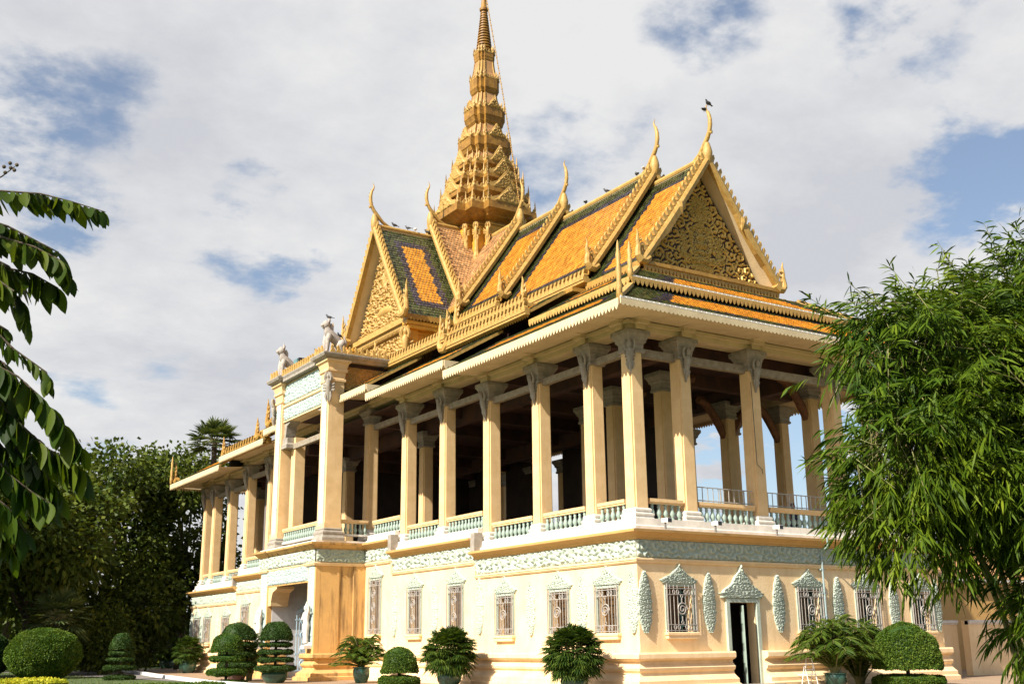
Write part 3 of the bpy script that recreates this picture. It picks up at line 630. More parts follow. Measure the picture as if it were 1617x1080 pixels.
def chofa(mb, p, out, h=2.45):
    # swan-necked ridge finial rising out of a bulb, with a tail sweeping back along the ridge
    p, out = Vector(p), Vector(out).normalized(); k = h/2.45; P = lambda o, z: p+out*(o*k)+Vector((0, 0, z*k))
    mb.tube([P(.0, -.5), P(.0, -.25), P(.0, .02), P(.02, .25), P(.04, .5)], [k*r for r in (.13, .23, .25, .19, .10)], 10)
    mb.tube([P(-1.35, -.16), P(-.9, -.10), P(-.5, .10), P(-.18, .42), P(.08, .72), P(.24, 1.0), P(.31, 1.3), P(.31, 1.62), P(.24, 1.9), P(.13, 2.1), P(.10, 2.25), P(.19, 2.45)], [k*r for r in (.07, .09, .10, .115, .11, .10, .105, .095, .075, .05, .035, .008)], 9)
    mb.tube([P(.20, .95), P(.38, .88), P(.43, .98)], [.08*k, .06*k, .01], 6)
    for z, o in ((1.3, .46), (1.52, .47), (1.74, .43), (1.95, .34)): mb.tube([P(o-.16, z), P(o, z+.03)], [.022, .008], 5)
def gable_roof(axis, c, f0, f1, zr, ze, hw, front, zone, parent_name='roof_tier', ped=None, curl_h=1.1, simple=False, chofa_h=2.45, hook=False, over=.75, tm=None):
    """Saddle roof. axis 'y': ridge runs along y at x=c from f0 (gable front) to f1. axis 'x': ridge along x at y=c."""
    def W3(a, s, z): return Vector((c+s, a, z)) if axis == 'y' else Vector((a, c+s, z))
    ex = Vector((0, 1, 0)) if axis == 'y' else Vector((1, 0, 0)); sgn = 1 if f1 > f0 else -1; outv = -ex*sgn
    L = math.hypot(hw, zr-ze); ln = abs(f1-f0)
    dk = MB()
    for s in (-1, 1):
        nrm = Vector((0, 0, 1))*(hw/L)+(W3(0, s, 0)-W3(0, 0, 0))*((zr-ze)/L)
        P = [W3(f0, s*hw, ze), W3(f1, s*hw, ze), W3(f1, 0, zr), W3(f0, 0, zr)]
        dk.add([p-nrm*.01 for p in P]+[p-nrm*.16 for p in P], [(0, 1, 2, 3), (7, 6, 5, 4), (0, 4, 5, 1), (0, 3, 7, 4), (1, 5, 6, 2)])
    root = obj(parent_name, dk, 'soffit', PV)
    for s in ((-1, 1)):
        O = W3(f0, s*hw, ze); V = W3(f0, 0, zr)-O; hid = simple or s > 0
        tiles('roof_tiles', O, ex*sgn, V, lambda v: 0, lambda v: ln, L, zone(L), root, tw=.5 if hid else .20, th=.5 if hid else .21)
    rb = MB(); rb.tube([W3(f0, 0, zr+.06), W3(f1, 0, zr+.06)], .14, 8); obj('ridge_cap', rb, 'palegold', root)
    if front:
        for s in (-1, 1):
            bb = MB(); pts = [W3(f0, s*hw*t, zr-(zr-ze)*(1.07*t-.07*t*t)) for t in [i/10 for i in range(11)]]
            pts[-1] = pts[-1]
            secs = []
            for i, p in enumerate(pts):
                d = (pts[min(i+1, 10)]-pts[max(i-1, 0)]).normalized(); u = (outv.cross(d)).normalized()
                if u.z < 0: u = -u
                lo = -.17-.10*(hook and 4 < i < 8); q = [p+u*.12-outv*.10, p+u*.12+outv*.14, p+u*(.0)+outv*.20, p+u*lo+outv*.16, p+u*lo-outv*.10]; secs.append(q)
            bb.loft(secs)
            for i in range(10):
                a, b_ = pts[i], pts[i+1]; d = (b_-a).normalized(); u = outv.cross(d).normalized()
                if u.z < 0: u = -u
                teeth_row(bb, b_+u*.12+outv*.03, a+u*.12+outv*.03, .31, u, .12, .28, .3)
            curl(bb, pts[-1]+outv*.05, (W3(0, s, 0)-W3(0, 0, 0)), curl_h)
            if hook:
                t = .46; p = W3(f0, s*hw*t, zr-(zr-ze)*t); bb.tube([p+outv*.1, p+outv*.12-Vector((0, 0, .25)), p+outv*.12-Vector((0, 0, .62))+(W3(0, -s*.08, 0)-W3(0, 0, 0))], [.17, .15, .02], 7)
            obj('barge_board', bb, 'palegold', root)
        cb = MB(); chofa(cb, W3(f0, 0, zr+.25)+outv*.05, outv, chofa_h); obj('finial', cb, 'palegold', root, smooth=50)
    for s in (-1, 1):
        A = W3(f0+sgn*.1, s*hw, 0); B = W3(f1, s*hw, 0); o = W3(0, s, 0)-W3(0, 0, 0); fa = MB()
        teeth_board(fa, (A.x, A.y), (B.x, B.y), ze+.02, .36, .06, (o.x, o.y), .2, tl=.13); obj('eave_fascia', fa, 'gold', root)
    return root
SECT = [(3.86, 7.9, 23.10, 17.45, 4.10), (7.58, 15.6, 23.88, 18.22, 4.02), (15.23, 19.95, 24.66, 19.0, 3.94), (19.6, 24.6, 25.25, 19.75, 3.85)]
zf_main = lambda L: zone_frame(.15, .45, .85, 1.15, .95, 1.3, .05, .40, L)
for i, (f0, f1, zr, ze, hw) in enumerate(SECT):
    zn = zf_main if i < 3 else (lambda L: (lambda u, v, a, b: 3))
    rt = gable_roof('y', XC, f0, f1, zr, ze, hw, True, zn, hook=(i == 0))
    if i: # dark infill under the raised gable
        g = MB(); pz = SECT[i-1]; g.prism([(XC-hw+.25, 0, ze-.4), (XC+hw-.25, 0, ze-.4), (XC, 0, zr-.35)], (0, 1, 0), f0+.35, .1); obj('gable_infill', g, 'darkred', rt)
for (f0, f1, zr, ze, hw) in SECT[:3]: gable_roof('y', XC, LY-1-f0, LY-1-f1, zr, ze, hw, f0 < 4, zf_main, simple=True)
# main carved gable
f0, _, zr, ze, hw = SECT[0]; gy = f0+.75
def emblem(X, Z, h):
    # sunburst, crown of stacked tiers, wreath and ribbon standing proud of the scrollwork
    h00 = h; cz = ze+3.35; r = np.hypot(X, Z-cz); th = np.arctan2(Z-cz, X)
    h = np.where(r < .62, .03+.07*(np.cos(th*18) > -.1)*(r > .1)+.10*(r < .14), h)
    z2 = ze+1.75; e = np.hypot(X/.62, (Z-z2)/.85); h = np.where(e < 1.12, .02, h); h = np.where((e > .86) & (e < 1.1), .12+.03*np.cos(np.arctan2(Z-z2, X)*22), h)
    t = Z-(z2-.55); wd = .42*(1-t/1.5); h = np.where((t > 0) & (t < 1.35) & (np.abs(X) < wd*(.75+.25*np.cos(t*16))), .10+.06*np.cos(t*16), h)
    for s in (-1, 1):
        a = np.hypot((X-s*1.05)/.28, (Z-(z2-.1))/.62); h = np.where(a < 1, .07*(1-a**2)+.05*np.cos(12*np.arctan2(Z-z2+.1, (X-s*1.05)*2))+.02, h)
    zr_ = ze+.95-.16*np.cos(X*1.5); h = np.where((np.abs(Z-zr_) < .13) & (np.abs(X) < 1.35), .16, h)
    zb2 = ze+.52; a = np.hypot(X/.75, (Z-zb2)/.2); h = np.where(a < 1, .12*(1-a*a)+.04, h)
    fine = np.clip(scroll(X, Z, .20, 4), 0, 1)
    return np.where(h != h00, np.where(fine > .30, h*(.55+.55*fine), -.03), h)
b = MB(); b.prism([(-hw+.35, 0, ze-.05), (hw-.35, 0, ze-.05), (0, 0, zr-.35)], (0, 1, 0), 0, .12)
gp = obj('gable_panel', b, 'darkred', PV, (XC, gy, 0))
relief_shape('gable_carving', lambda t: (hw-.62)*(1-t)+.02, ze+.32, zr-.62, .17, .52, 'relief', gp, nu=230, nv=170, base=-.062, extra=emblem, seed=11)
b = MB(); b.box(-hw+.3, hw-.3, -.14, 0, ze+.02, ze+.10); b.box(-hw+.5, hw-.5, -.10, 0, ze+.26, ze+.32)
for i in range(60):
    x = -hw+.6+(2*hw-1.2)*i/59; b.prism([(x-.05, 0, ze+.10), (x+.05, 0, ze+.10), (x+.05, 0, ze+.2), (x, 0, ze+.27), (x-.05, 0, ze+.2)], (0, 1, 0), -.07, .07)
obj('gable_border', b, 'gold', gp, local=True)
b = MB(); b.box(-hw+.1, hw-.1, -.70, .1, ze-.46, ze-.36); b.box(-hw, hw, -.86, -.70, ze-.20, ze-.05); b.box(-hw+.05, hw-.05, -.78, -.1, ze-.052, ze+.0)
obj('gable_sill', b, 'gold', gp, local=True)
b = MB(); teeth_board(b, (XC-hw+.05, gy-.74), (XC+hw-.05, gy-.74), ze-.20, .32, .05, (0, -1), .2, tl=.24); obj('gable_fringe', b, 'palegold', gp)
# skirt roofs round the building
SK1 = (EX, 13.34, 1.5, 15.18); SK2 = (1.28, 15.46, 3.45, 16.78)
def hipped_skirt(name, e, z0, t, z1, y0, y1, hip0, hip1, dz, zone_side, zone_end=None, fringe=True):
    """Sloping skirt on both long sides between y0,y1 (hipped at the ends when asked) and across the end wall."""
    L = math.hypot(t-e, z1-z0); k = (t-e)/L; made = []
    for s in (0, 1):
        mb = MB()
        f = (lambda x: x) if not s else (lambda x: W-x)
        P = [(f(e), y0, z0+dz), (f(e), y1, z0+dz), (f(t), y1-(hip1 and (t-e) or 0), z1+dz), (f(t), y0+(hip0 and (t-e) or 0), z1+dz)]
        mb.add(P, [(0, 1, 2, 3)]); mb.add([(p[0], p[1], p[2]-.14) for p in P], [(0, 1, 2, 3)]); mb.add([P[0], P[1], (P[1][0], P[1][1], P[1][2]-.14), (P[0][0], P[0][1], P[0][2]-.14)], [(0, 1, 2, 3)])
        mb.add([P[0], P[3], (P[3][0], P[3][1], P[3][2]-.14), (P[0][0], P[0][1], P[0][2]-.14)], [(0, 1, 2, 3)])
        made.append(obj(name, mb, 'palegold', PV))
    if hip0:
        mb = MB(); P = [(e, e, z0+dz), (W-e, e, z0+dz), (W-t, t, z1+dz), (t, t, z1+dz)]; mb.add(P, [(0, 1, 2, 3)]); mb.add([(p[0], p[1], p[2]-.14) for p in P], [(0, 1, 2, 3)]); mb.add([P[0], P[1], (P[1][0], P[1][1], P[1][2]-.14), (P[0][0], P[0][1], P[0][2]-.14)], [(0, 1, 2, 3)]); made.append(obj(name, mb, 'palegold', PV))
    r = made[0]
    tiles('roof_tiles', (e, y0, z0+dz), (0, 1, 0), (t-e, 0, z1-z0), (lambda v: v*k) if hip0 else (lambda v: 0), (lambda v: y1-y0-v*k) if hip1 else (lambda v: y1-y0), L, zone_side(L), r)
    tiles('roof_tiles', (W-e, y0, z0+dz), (0, 1, 0), (e-t, 0, z1-z0), (lambda v: v*k) if hip0 else (lambda v: 0), (lambda v: y1-y0-v*k) if hip1 else (lambda v: y1-y0), L, zone_side(L), made[1], tw=.6, th=.5)
    if hip0:
        tiles('roof_tiles', (e, e, z0+dz), (1, 0, 0), (0, t-e, z1-z0), lambda v: v*k, lambda v: W-2*e-v*k, L, zone_end(L), made[2])
        for q0, q1 in (((e, e), (t, t)), ((W-e, e), (W-t, t))):
            hb = MB(); hb.beam((*q0, z0+dz+.06), (*q1, z1+dz+.06), .22, .16); obj('hip_cap', hb, 'palegold', made[2])
        ec = MB()
        n = int((W-2*e)/.25)
        for i in range(n): ec.beam((e+(W-2*e)*(i+.08)/n, e-.03, z0+dz+.03), (e+(W-2*e)*(i+.92)/n, e-.03, z0+dz+.03), .07, .07)
        obj('eave_tiles', ec, 'white', r)
    return r
def z_strip(b, t, l=2.4): 
    def mk(L):
        def z(u, v, a, c):
            if b*L < v < t*L and u-a > l*.75 and c-u > l*.75: return 2 if (u-a > l and c-u > l) else 1
            if (b-.14)*L < v < (t+.12)*L and u-a > l*.6 and c-u > l*.6: return 1 if random.random() < .35 else 0
            return 0
        return z
    return mk
for a, c, lv in LS:
    dz = lv*ESTEP
    hipped_skirt('lower_skirt_roof', *SK1, a, c, a < 0, c > 50, dz, z_strip(.32, .64, 1.5), z_strip(.30, .84, 2.3))
US = [(SK2[0], 8.4, 0), (8.4, 15.7, 1), (15.7, 34.5, 2), (34.5, 42, 1), (42, LY-SK2[0], 0)]
for a, c, lv in US:
    dz = lv*ESTEP*.95
    r = hipped_skirt('upper_skirt_roof', *SK2, a, c, a < 2, c > 49, dz, z_strip(.38, .72, 1.5), z_strip(.24, .72, 2.2))
    b = MB()
    teeth_board(b, (SK2[0]-.02, a), (SK2[0]-.02, c), SK2[1]+dz, .34, .05, (-1, 0), .2, tl=.16)
    if a < 2: teeth_board(b, (SK2[0], SK2[0]-.02), (W-SK2[0], SK2[0]-.02), SK2[1]+dz, .32, .05, (0, -1), .22, tl=.20)
    obj('skirt_fringe', b, 'palegold', r)
    if lv and a < 30:          # naga rail along the edge of the raised skirts
        yb = min(c, 23.2); b = MB(); x = SK2[0]-.16; z = SK2[1]+dz-.12
        b.box(x-.14, x+.10, a-.1, yb, z-.14, z+.16); b.box(x-.18, x-.14, a-.1, yb, z-.02, z+.10)
        teeth_row(b, (x, yb, z+.16), (x, a, z+.16), .36, (0, 0, 1), .20, .31, .25)
        curl(b, (x-.05, yb+.1, z+.05), (0, 1, 0), 1.45, .20)
        obj('naga_rail', b, 'palegold', r)
# walls of the attic between skirts and roofs
for a, c, dz, z1 in ((4.4, 7.9, 0, 17.6), (7.9, 15.5, .5, 18.4), (15.5, 34.5, 1, 19.1), (34.5, 42.5, .5, 18.4), (42.5, LY-5, 0, 17.6)):
    b = MB(); b.box(4.75, W-4.75, a, c, 14.5, z1); obj('attic_wall', b, 'darkred', PV)
    b = MB(); b.box(3.3, W-3.3, a if a > 5 else 3.3, c, 16.55+dz*.95, 16.74+dz*.95); obj('attic_ledge', b, 'gold', PV)
b = MB(); b.box(1.6, W-1.6, 1.6, LY-1.6, 14.2, 15.1); obj('attic_floor', b, 'darkred', PV)
# naga rails under the eaves of the main roof
for (y0, y1, zz, xx) in ((7.75, 12.6, 17.66, 4.0), (10.9, 18.0, 17.15, 2.75), (15.4, 19.3, 18.42, 4.05)):
    b = MB(); b.box(xx-.16, xx+.12, y0, y1, zz-.16, zz+.14); b.box(xx-.20, xx-.16, y0, y1, zz-.04, zz+.08)
    teeth_row(b, (xx, y1, zz+.14), (xx, y0, zz+.14), .34, (0, 0, 1), .20, .31, .25)
    curl(b, (xx-.05, y1+.05, zz+.04), (0, 1, 0), 1.3, .19)
    b.box(xx+.12, xx+1.4, y0, y1, zz-.12, zz+.05)
    obj('naga_rail', b, 'palegold', PV)
# small corner finials at the hips
for (x, y, z, h) in ((EX+.05, EX+.05, 13.35, 2.15), (1.3, 1.3, 15.4, 1.55), (W-EX, EX, 13.35, 2.1), (EX, LY-EX, 13.35, 2.1)):
    b = MB(); b.lathe([(.05, 0), (.10, .08), (.12, h*.2), (.085, h*.3), (.11, h*.5), (.07, h*.55), (.10, h*.75), (.06, h*.82), (.05, h*.92), (.015, h)], (x, y, z), 8); obj('hip_finial', b, 'palegold', PV, smooth=50)
for (y, z, h) in ((41.3, 13.45, 1.25), (35.0, 13.9, 1.05), (33.2, 14.4, 1.35), (LY-EX-.2, 13.3, 1.25)):
    b = MB(); curl(b, (EX+.3, y, z+.3), (0, 1, 0), h, .17); obj('naga_curl', b, 'gold', PV)
for y0, y1, z in ((33.2, 41.3, 13.9), (29, 33.2, 14.5)):
    b = MB(); teeth_row(b, (EX+.35, y1, z), (EX+.35, y0, z), .55, (0, 0, 1), .15, .45, .25); b.box(EX+.2, EX+.5, y0, y1, z-.35, z); obj('naga_crest', b, 'gold', PV)
# ------------------------------------------------------------------ cross wing with its carved gable towards the portal
WC, WH = 24.4, 3.75
zf_wing = lambda L: zone_frame(.95, 1.35, .9, 1.3, 1.15, 1.55, .75, 1.1, L)
wg = gable_roof('x', WC, 1.3, 5.3, 25.15, 18.95, WH, True, zf_wing, hook=False, curl_h=1.5)
gable_roof('x', WC, 5.0, 8.2, 26.05, 19.85, WH, True, lambda L: (lambda u, v, a, b: 3), curl_h=1.2)
gable_roof('x', WC, 15.1, 11.0, 25.15, 18.95, WH, True, zf_wing, simple=True)
gable_roof('x', WC, 11.4, 8.2, 26.05, 19.85, WH, True, zf_wing, simple=True)
b = MB(); b.prism([(-WH+.3, 0, 18.9), (WH-.3, 0, 18.9), (0, 0, 24.8)], (0, 1, 0), 0, .12)
gw = obj('gable_panel', b, 'palegold', PV, (2.05, WC, 0), R(-90))
def emb2(X, Z, h):
    a = np.hypot(X/1.0, (Z-20.1)/.28); h = np.where(a < 1, .16*(1-a*a)+.06, h); r = np.hypot(X, Z-22.0); return np.where(r < .5, .05+.08*(np.cos(np.arctan2(Z-22, X)*16) > 0), h)
relief_shape('gable_carving', lambda t: (WH-.55)*(1-t)+.02, 19.2, 24.4, .22, .42, 'palegold', gw, nu=150, nv=130, base=-.02, extra=emb2, seed=5)
b = MB(); b.box(-WH+.1, WH-.1, -.5, .05, 18.62, 18.9); b.box(-WH+.25, WH-.25, -.36, .05, 18.42, 18.62); b.box(-WH+.4, WH-.4, -.2, .05, 18.9, 19.15)
for i in range(44):
    x = -WH+.3+(2*WH-.6)*i/43; b.prism([(x-.06, 0, 18.42), (x+.06, 0, 18.42), (x, 0, 18.22)], (0, 1, 0), -.34, .08)
obj('gable_cornice', b, 'palegold', gw, local=True)
b = MB(); b.box(-3.3, 3.3, .0, .15, 15.6, 18.4); lp = obj('wing_panel', b, 'palegold', gw, local=True)
relief_shape('wing_carving', lambda t: 2.9, 15.7, 18.2, .2, .42, 'palegold', gw, nu=150, nv=70, base=.0, seed=8)
for q in (-1, 1):
    ww = lambda mb, x0, x1, ya, yb, z0, z1: mb.box(x0, x1, min(WC+q*ya, WC+q*yb), max(WC+q*ya, WC+q*yb), z0, z1)
    b = MB(); ww(b, 2.1, 5.2, 3.1, 3.3, 15.6, 18.9)
    for (x0, x1, z0, z1) in ((2.15, 2.9, 15.8, 18.1), (3.1, 4.9, 15.9, 17.9)):
        ww(b, x0, x1, 3.3, 3.38, z0, z0+.1); ww(b, x0, x1, 3.3, 3.38, z1-.1, z1); ww(b, x0, x0+.1, 3.3, 3.38, z0+.1, z1-.1); ww(b, x1-.1, x1, 3.3, 3.38, z0+.1, z1-.1)
    ww(b, 1.75, 2.35, 2.8, 3.45, 15.6, 18.2); ww(b, 1.6, 5.2, 3.3, 3.7, 18.2, 18.4); ww(b, 1.5, 5.2, 3.2, 3.75, 18.42, 18.6)
    obj('wing_wall', b, 'goldwall', PV)
relief_strip('wing_side_carving', (3.2, WC-3.3), (4.8, WC-3.3), 16.0, 17.8, (0, -1), .1, .35, 'gold', PV, res=.05, seed=21)
def winged_figure(mb, p, o, h):
    p, o = Vector(p), Vector(o).normalized(); s = Vector((-o.y, o.x, 0)); P = lambda a, b_, z: p+o*(a*h)+s*(b_*h)+Vector((0, 0, z*h))
    mb.tube([P(.02, 0, 0), P(.04, 0, .10), P(.06, 0, .30), P(.09, 0, .48), P(.11, 0, .66), P(.10, 0, .78)], [.03*h, .06*h, .085*h, .09*h, .10*h, .05*h], 8)
    mb.tube([P(.11, 0, .76), P(.13, 0, .84), P(.13, 0, .90), P(.13, 0, 1.04)], [.035*h, .065*h, .06*h, .01], 8)
    for q in (-1, 1):
        mb.tube([P(.09, q*.08, .70), P(.13, q*.12, .80), P(.15, q*.09, .90), P(.15, q*.05, .99)], [.06*h, .055*h, .05*h, .045*h], 6)
        mb.tube([P(.06, q*.06, .3), P(.08, q*.10, .14), P(.07, q*.05, -.04)], [.06*h, .05*h, .02*h], 6)
        for k in range(3): mb.tube([P(.03, q*.09, .55-.09*k), P(.02, q*.19, .58-.11*k), P(.0, q*.22, .68-.12*k)], [.055*h, .045*h, .008], 6)
for q in (-1, 1):
    b = MB(); winged_figure(b, (1.72, WC+q*3.3, 16.3), (-1, q, 0), 2.0); obj('bracket_figure', b, 'palegold', PV, smooth=50)
# ------------------------------------------------------------------ spire
AX, AY = 8.9, 24.6
def plan(a, z, ox=AX, oy=AY):
    q = [(a, -.52*a), (a, .52*a), (.8*a, .52*a), (.8*a, .8*a), (.52*a, .8*a), (.52*a, a)]
    pts = [];
    for k in range(4):
        c, s = math.cos(k*math.pi/2), math.sin(k*math.pi/2); pts += [(ox+x*c-y*s, oy+x*s+y*c, z) for x, y in q]
    return pts
e2a = 1/1.17
b = MB(); b.loft([plan(2.3*e2a, z) for z in (21.5, 26.2)]); sp = obj('spire', b, 'goldwall', PV)
TIERS = [(2.35, 26.05, 26.3, 3.40, 26.75, 27.3, 2.55), (2.5, 27.3, 27.72, 2.97, 28.0, 28.4, 2.2), (2.15, 28.4, 28.8, 2.62, 29.05, 29.4, 1.85), (1.8, 29.4, 29.85, 2.2, 30.1, 30.42, 1.55), (1.48, 30.42, 31.2, 1.76, 31.6, 32.3, 1.2), (1.1, 32.3, 33.3, 1.36, 33.8, 34.45, .85), (.80, 34.45, 35.6, .98, 35.9, 36.7, .68), (.64, 36.7, 37.95, .70, 38.2, 38.62, .55)]
for i, (nk, z0, z1, ec, z2, z3, nx) in enumerate(TIERS):
    b = MB(); tm = MB(); zz = z3-.07
    b.loft([plan(e*e2a, z) for e, z in ((nk*1.06 if i > 3 else nk, z0), (nk*.96, z0+(z1-z0)*.5), (nk*.97, z1), (nk+(ec-nk)*.45, z1+(z2-z1)*.4), (nk+(ec-nk)*.5, z1+(z2-z1)*.55), (ec*.97, z2), (ec, z2+.05), (ec, zz), (ec*.96, zz+.03))])
    t = obj('spire_tier', b, 'spiregold', sp)
    if i:
        pe = TIERS[i-1][3]*.93; hb_ = z1-z0; SEC = [plan(e*e2a, z) for e, z in ((pe, z0+.01), (nk+(pe-nk)*.45, z0+hb_*.30), (nk+(pe-nk)*.16, z0+hb_*.65), (nk*1.0, z1))]
        b = MB(); b.loft(SEC); obj('tier_body', b, 'tpink', t)
        rbm = MB()
        for k in range(len(SEC[0])): rbm.tube([q[k] for q in SEC], [.055, .05, .045, .04], 6)
        obj('tier_ribs', rbm, 'palegold', t)
    a = ec*e2a; an = MB(); hgt = .34 if i < 4 else .24
    P = plan(ec*.97*e2a, zz)
    for k in range(len(P)):
        A, B = Vector(P[k]), Vector(P[(k+1) % len(P)])
        if (B-A).length > .22: teeth_row(an, A, B, hgt, (0, 0, 1), .07, .26 if i < 5 else .2, .0)
        an.lathe([(.05, 0), (.09, .08), (.05, .2), (.07, .3), (.01, .85 if i < 4 else .55)], A, 6)
    if i < 6:
        for k in range(4):          # small carved gable on every side
            c, s = math.cos(k*math.pi/2), math.sin(k*math.pi/2); o = Vector((c, s, 0)); q = Vector((-s, c, 0)); cc = Vector((AX, AY, zz))+o*a*.99
            wv = a*.42; hv = min(.95, a*.50)
            an.prism([cc-q*wv, cc+q*wv, cc+q*wv*1.12+Vector((0, 0, .2)), cc+q*wv*.55+Vector((0, 0, hv*.5)), cc+Vector((0, 0, hv*1.25)), cc-q*wv*.55+Vector((0, 0, hv*.5)), cc-q*wv*1.12+Vector((0, 0, .2))], o, -.12, .12)
    obj('antefixes', an, 'palegold', t)
    if i < 6:
        for k in range(4):
            c, s = math.cos(k*math.pi/2), math.sin(k*math.pi/2)
            rl = relief_shape('tier_gable_carving', lambda t_: a*.39*(1-t_)**1.1+.02, zz+.02, zz+min(.95, a*.50)*1.1, .10, .22, 'palegold', t, nu=25, nv=22, base=.0, seed=i*7+k)
            rl.location = Vector((AX+c*(a+.002), AY+s*(a+.002), 0))-wloc(t); rl.rotation_euler.z = math.atan2(s, c)+math.pi/2
b = MB(); prof = [(.50, 38.55)]
z = 38.62; r = .56
while z < 41.8:
    hh = .16+.10*r; prof += [(r, z), (r*1.0, z+hh*.35), (r*.78, z+hh*.6), (r*.74, z+hh)]; z += hh; r = .56-(z-38.62)/3.2*.34
prof += [(.28, 41.85), (.30, 42.0), (.20, 42.1), (.16, 42.6), (.12, 43.4), (.08, 44.6), (.02, 46.5)]
b.lathe(prof, (AX, AY, 0), 16); obj('spire_needle', b, 'spiregold', sp, smooth=40)
w0 = 2.3*e2a
for (dx, dy) in ((-1, -.52), (-.8, -.8), (-.52, -1), (-1, .3), (-1, .52), (.3, -1), (.52, -1)):
    x, y = AX+dx*w0*1.0, AY+dy*w0*1.0
    b = MB(); b.lathe([(.22, 22.5), (.22, 24.0), (.14, 24.3), (.13, 25.2)], (x, y, 0), 8); obj('spire_pilaster', b, 'palegold', sp)
for (dx, dy) in ((-1, -.52), (-.8, -.8), (-.52, -1), (-1, .2), (.3, -1)):
    b = MB(); winged_figure(b, (AX+dx*w0, AY+dy*w0, 25.0), (dx, dy, 0), 1.15); obj('spire_figure', b, 'palegold', sp, smooth=50)
b = MB(); t0 = Vector((AX-.1, AY-.1, 44)); t1 = Vector((AX+.6, AY-3.0, 27.4))
pts = []
for i in range(90):
    t = i/89; p = t0.lerp(t1, t); p.z -= 2.2*math.sin(math.pi*t)**1.0*.45; rr = 0
    pts.append(p+Vector((0, -.9*math.sin(math.pi*t)*.4, 0)))
for i in range(0, 89): b.tube([pts[i], pts[i].lerp(pts[i+1], .72)], .032 if i % 2 else .045, 5)
obj('chain', b, 'gold', sp)
# ------------------------------------------------------------------ portal
PX = -2.75
def pillar_pts(): return
zc2 = 5.13+2*STEP      # underside of the cornice on this level
# lower side walls and piers
b = MB(); b.box(PX+.3, 0.3, YP0+.10, YP0+.9, 0, zc2); pt = obj('portal', b, 'stained', PV)
b = MB(); b.box(PX+.3, .3, YP1-.9, YP1-.10, 0, zc2); obj('portal_wall', b, 'ochre', pt)
for q in ((PX+1.32, PX+2.1, YP0+.04, YP0+.1), (PX+2.1, 0.1, YP0-.06, YP0+.1), (PX+.29, PX+1.32, YP0, YP0+.1)):
    b = MB(); b.box(*q, 1.28, zc2); obj('pilaster', b, 'stained', pt)
for q in ((PX+.04, PX+.3, YP0, YP0+1.0, 1.2), (PX+.04, PX+.3, YP1-1.15, YP1, 1.2), (PX+.06, PX+.3, YP0+1.0, YP1-1.15, 4.75)):
    b = MB(); b.box(*q, zc2); obj('portal_pier', b, 'ochre', pt)
relief_strip('pier_carving', (PX+.04, YP0+.12), (PX+.04, YP0+.92), 1.6, zc2, (-1, 0), .05, .2, 'jadeblue', pt, seed=31)
relief_strip('pier_carving', (PX+.04, YP1-1.05), (PX+.04, YP1-.1), 1.6, zc2, (-1, 0), .05, .2, 'jadeblue', pt, seed=32)
relief_strip('lintel_carving', (PX+.06, YP0+1.0), (PX+.06, YP1-1.15), 4.82, 5.62, (-1, 0), .10, .3, 'jadeblue', pt, seed=33)
for s, y in ((1, YP1-1.15),):          # scrolled consoles at the opening's shoulders
    pl = [(0, 4.75), (-s*1.25, 4.75), (-s*1.2, 4.62), (-s*.62, 4.45), (-s*.5, 4.2), (-s*.42, 3.95), (-s*.4, 3.75), (0, 3.75)]
    b = MB(); b.prism([(0, y+u, z) for u, z in pl], (1, 0, 0), PX+.08, 1.0); obj('portal_console', b, 'column', pt)
path = [(0, YP0), (PX, YP0), (PX, YP0+1.05), (PX+.08, YP0+1.05), (PX+.08, YP1-1.2), (PX, YP1-1.2), (PX, YP1), (0, YP1)]
b = MB(); b.sweep(MOULD, path, z=ZM+2*STEP); obj('frieze_moulding', b, 'wall', pt)
b = MB(); b.sweep(CORN, path, z=zc2); obj('cornice', b, 'stained', pt)
for q in ([(0, YP0), (PX+.25, YP0), (PX+.25, YP0+.95), (PX+1.1, YP0+.95)], [(PX+1.1, YP1-1.1), (PX+.25, YP1-1.1), (PX+.25, YP1), (0, YP1)]):
    b = MB(); b.sweep(BASE, q); obj('base_moulding', b, 'stained', pt)
for (A, B, o, sd) in (((0, YP0-.06), (PX, YP0-.06), (0, -1), 41), ((PX-.0, YP0), (PX-.0, YP1), (-1, 0), 42)):
    relief_strip('frieze', A, B, ZM+2*STEP+.08, zc2, o, .11, .44, 'jade', pt, seed=sd, base=.03)
b = MB(); b.box(PX-.05, .2, YP0-.05, YP1+.05, zc2+.33, zc2+.46); b.box(PX-.0, .2, YP0, YP1, zc2+.05, zc2+.30); obj('portal_floor', b, 'white', pt)
b = MB(); b.box(PX+.05, .2, YP0+.9, YP1-.9, 5.75, 5.95); obj('portal_ceiling', b, 'darkred', pt)
b = MB(); b.box(2.0, 2.1, YP0, YP1, 0, 5.8); b.box(.3, 2, YP0-.1, YP0, 0, 5.8); b.box(PX+.32, 2, YP1-1.19, YP1-.91, 0, 5.74)
obj('portal_back_wall', b, mat('pale_grey_wall', (.62, .60, .58), (.5, .48, .46), 2, .85), pt)
b = MB(); b.box(1.85, 1.99, YP0+.2, YP1-.2, 4.4, 5.75); obj('painted_frieze', b, 'interior', pt)
b = MB()
for i in range(5):
    y = YP0+1+i*1.2
    b.tube([(1.84, y, 4.65), (1.83, y+.12, 4.9), (1.83, y-.05, 5.1), (1.83, y+.08, 5.4)], [.05, .07, .06, .04], 6); b.tube([(1.83, y-.3, 5.2), (1.82, y, 5.05), (1.83, y+.3, 5.25)], [.03, .05, .03], 6)
obj('painted_figures', b, mat('painted_figure', (.24, .17, .09), None, 4, .6), pt)
b = MB()
for i in range(9): b.box(.5+i*.14, .64+i*.14, YP0+2.2+i*.3, YP0+5.4, i*.3, .3+i*.3)
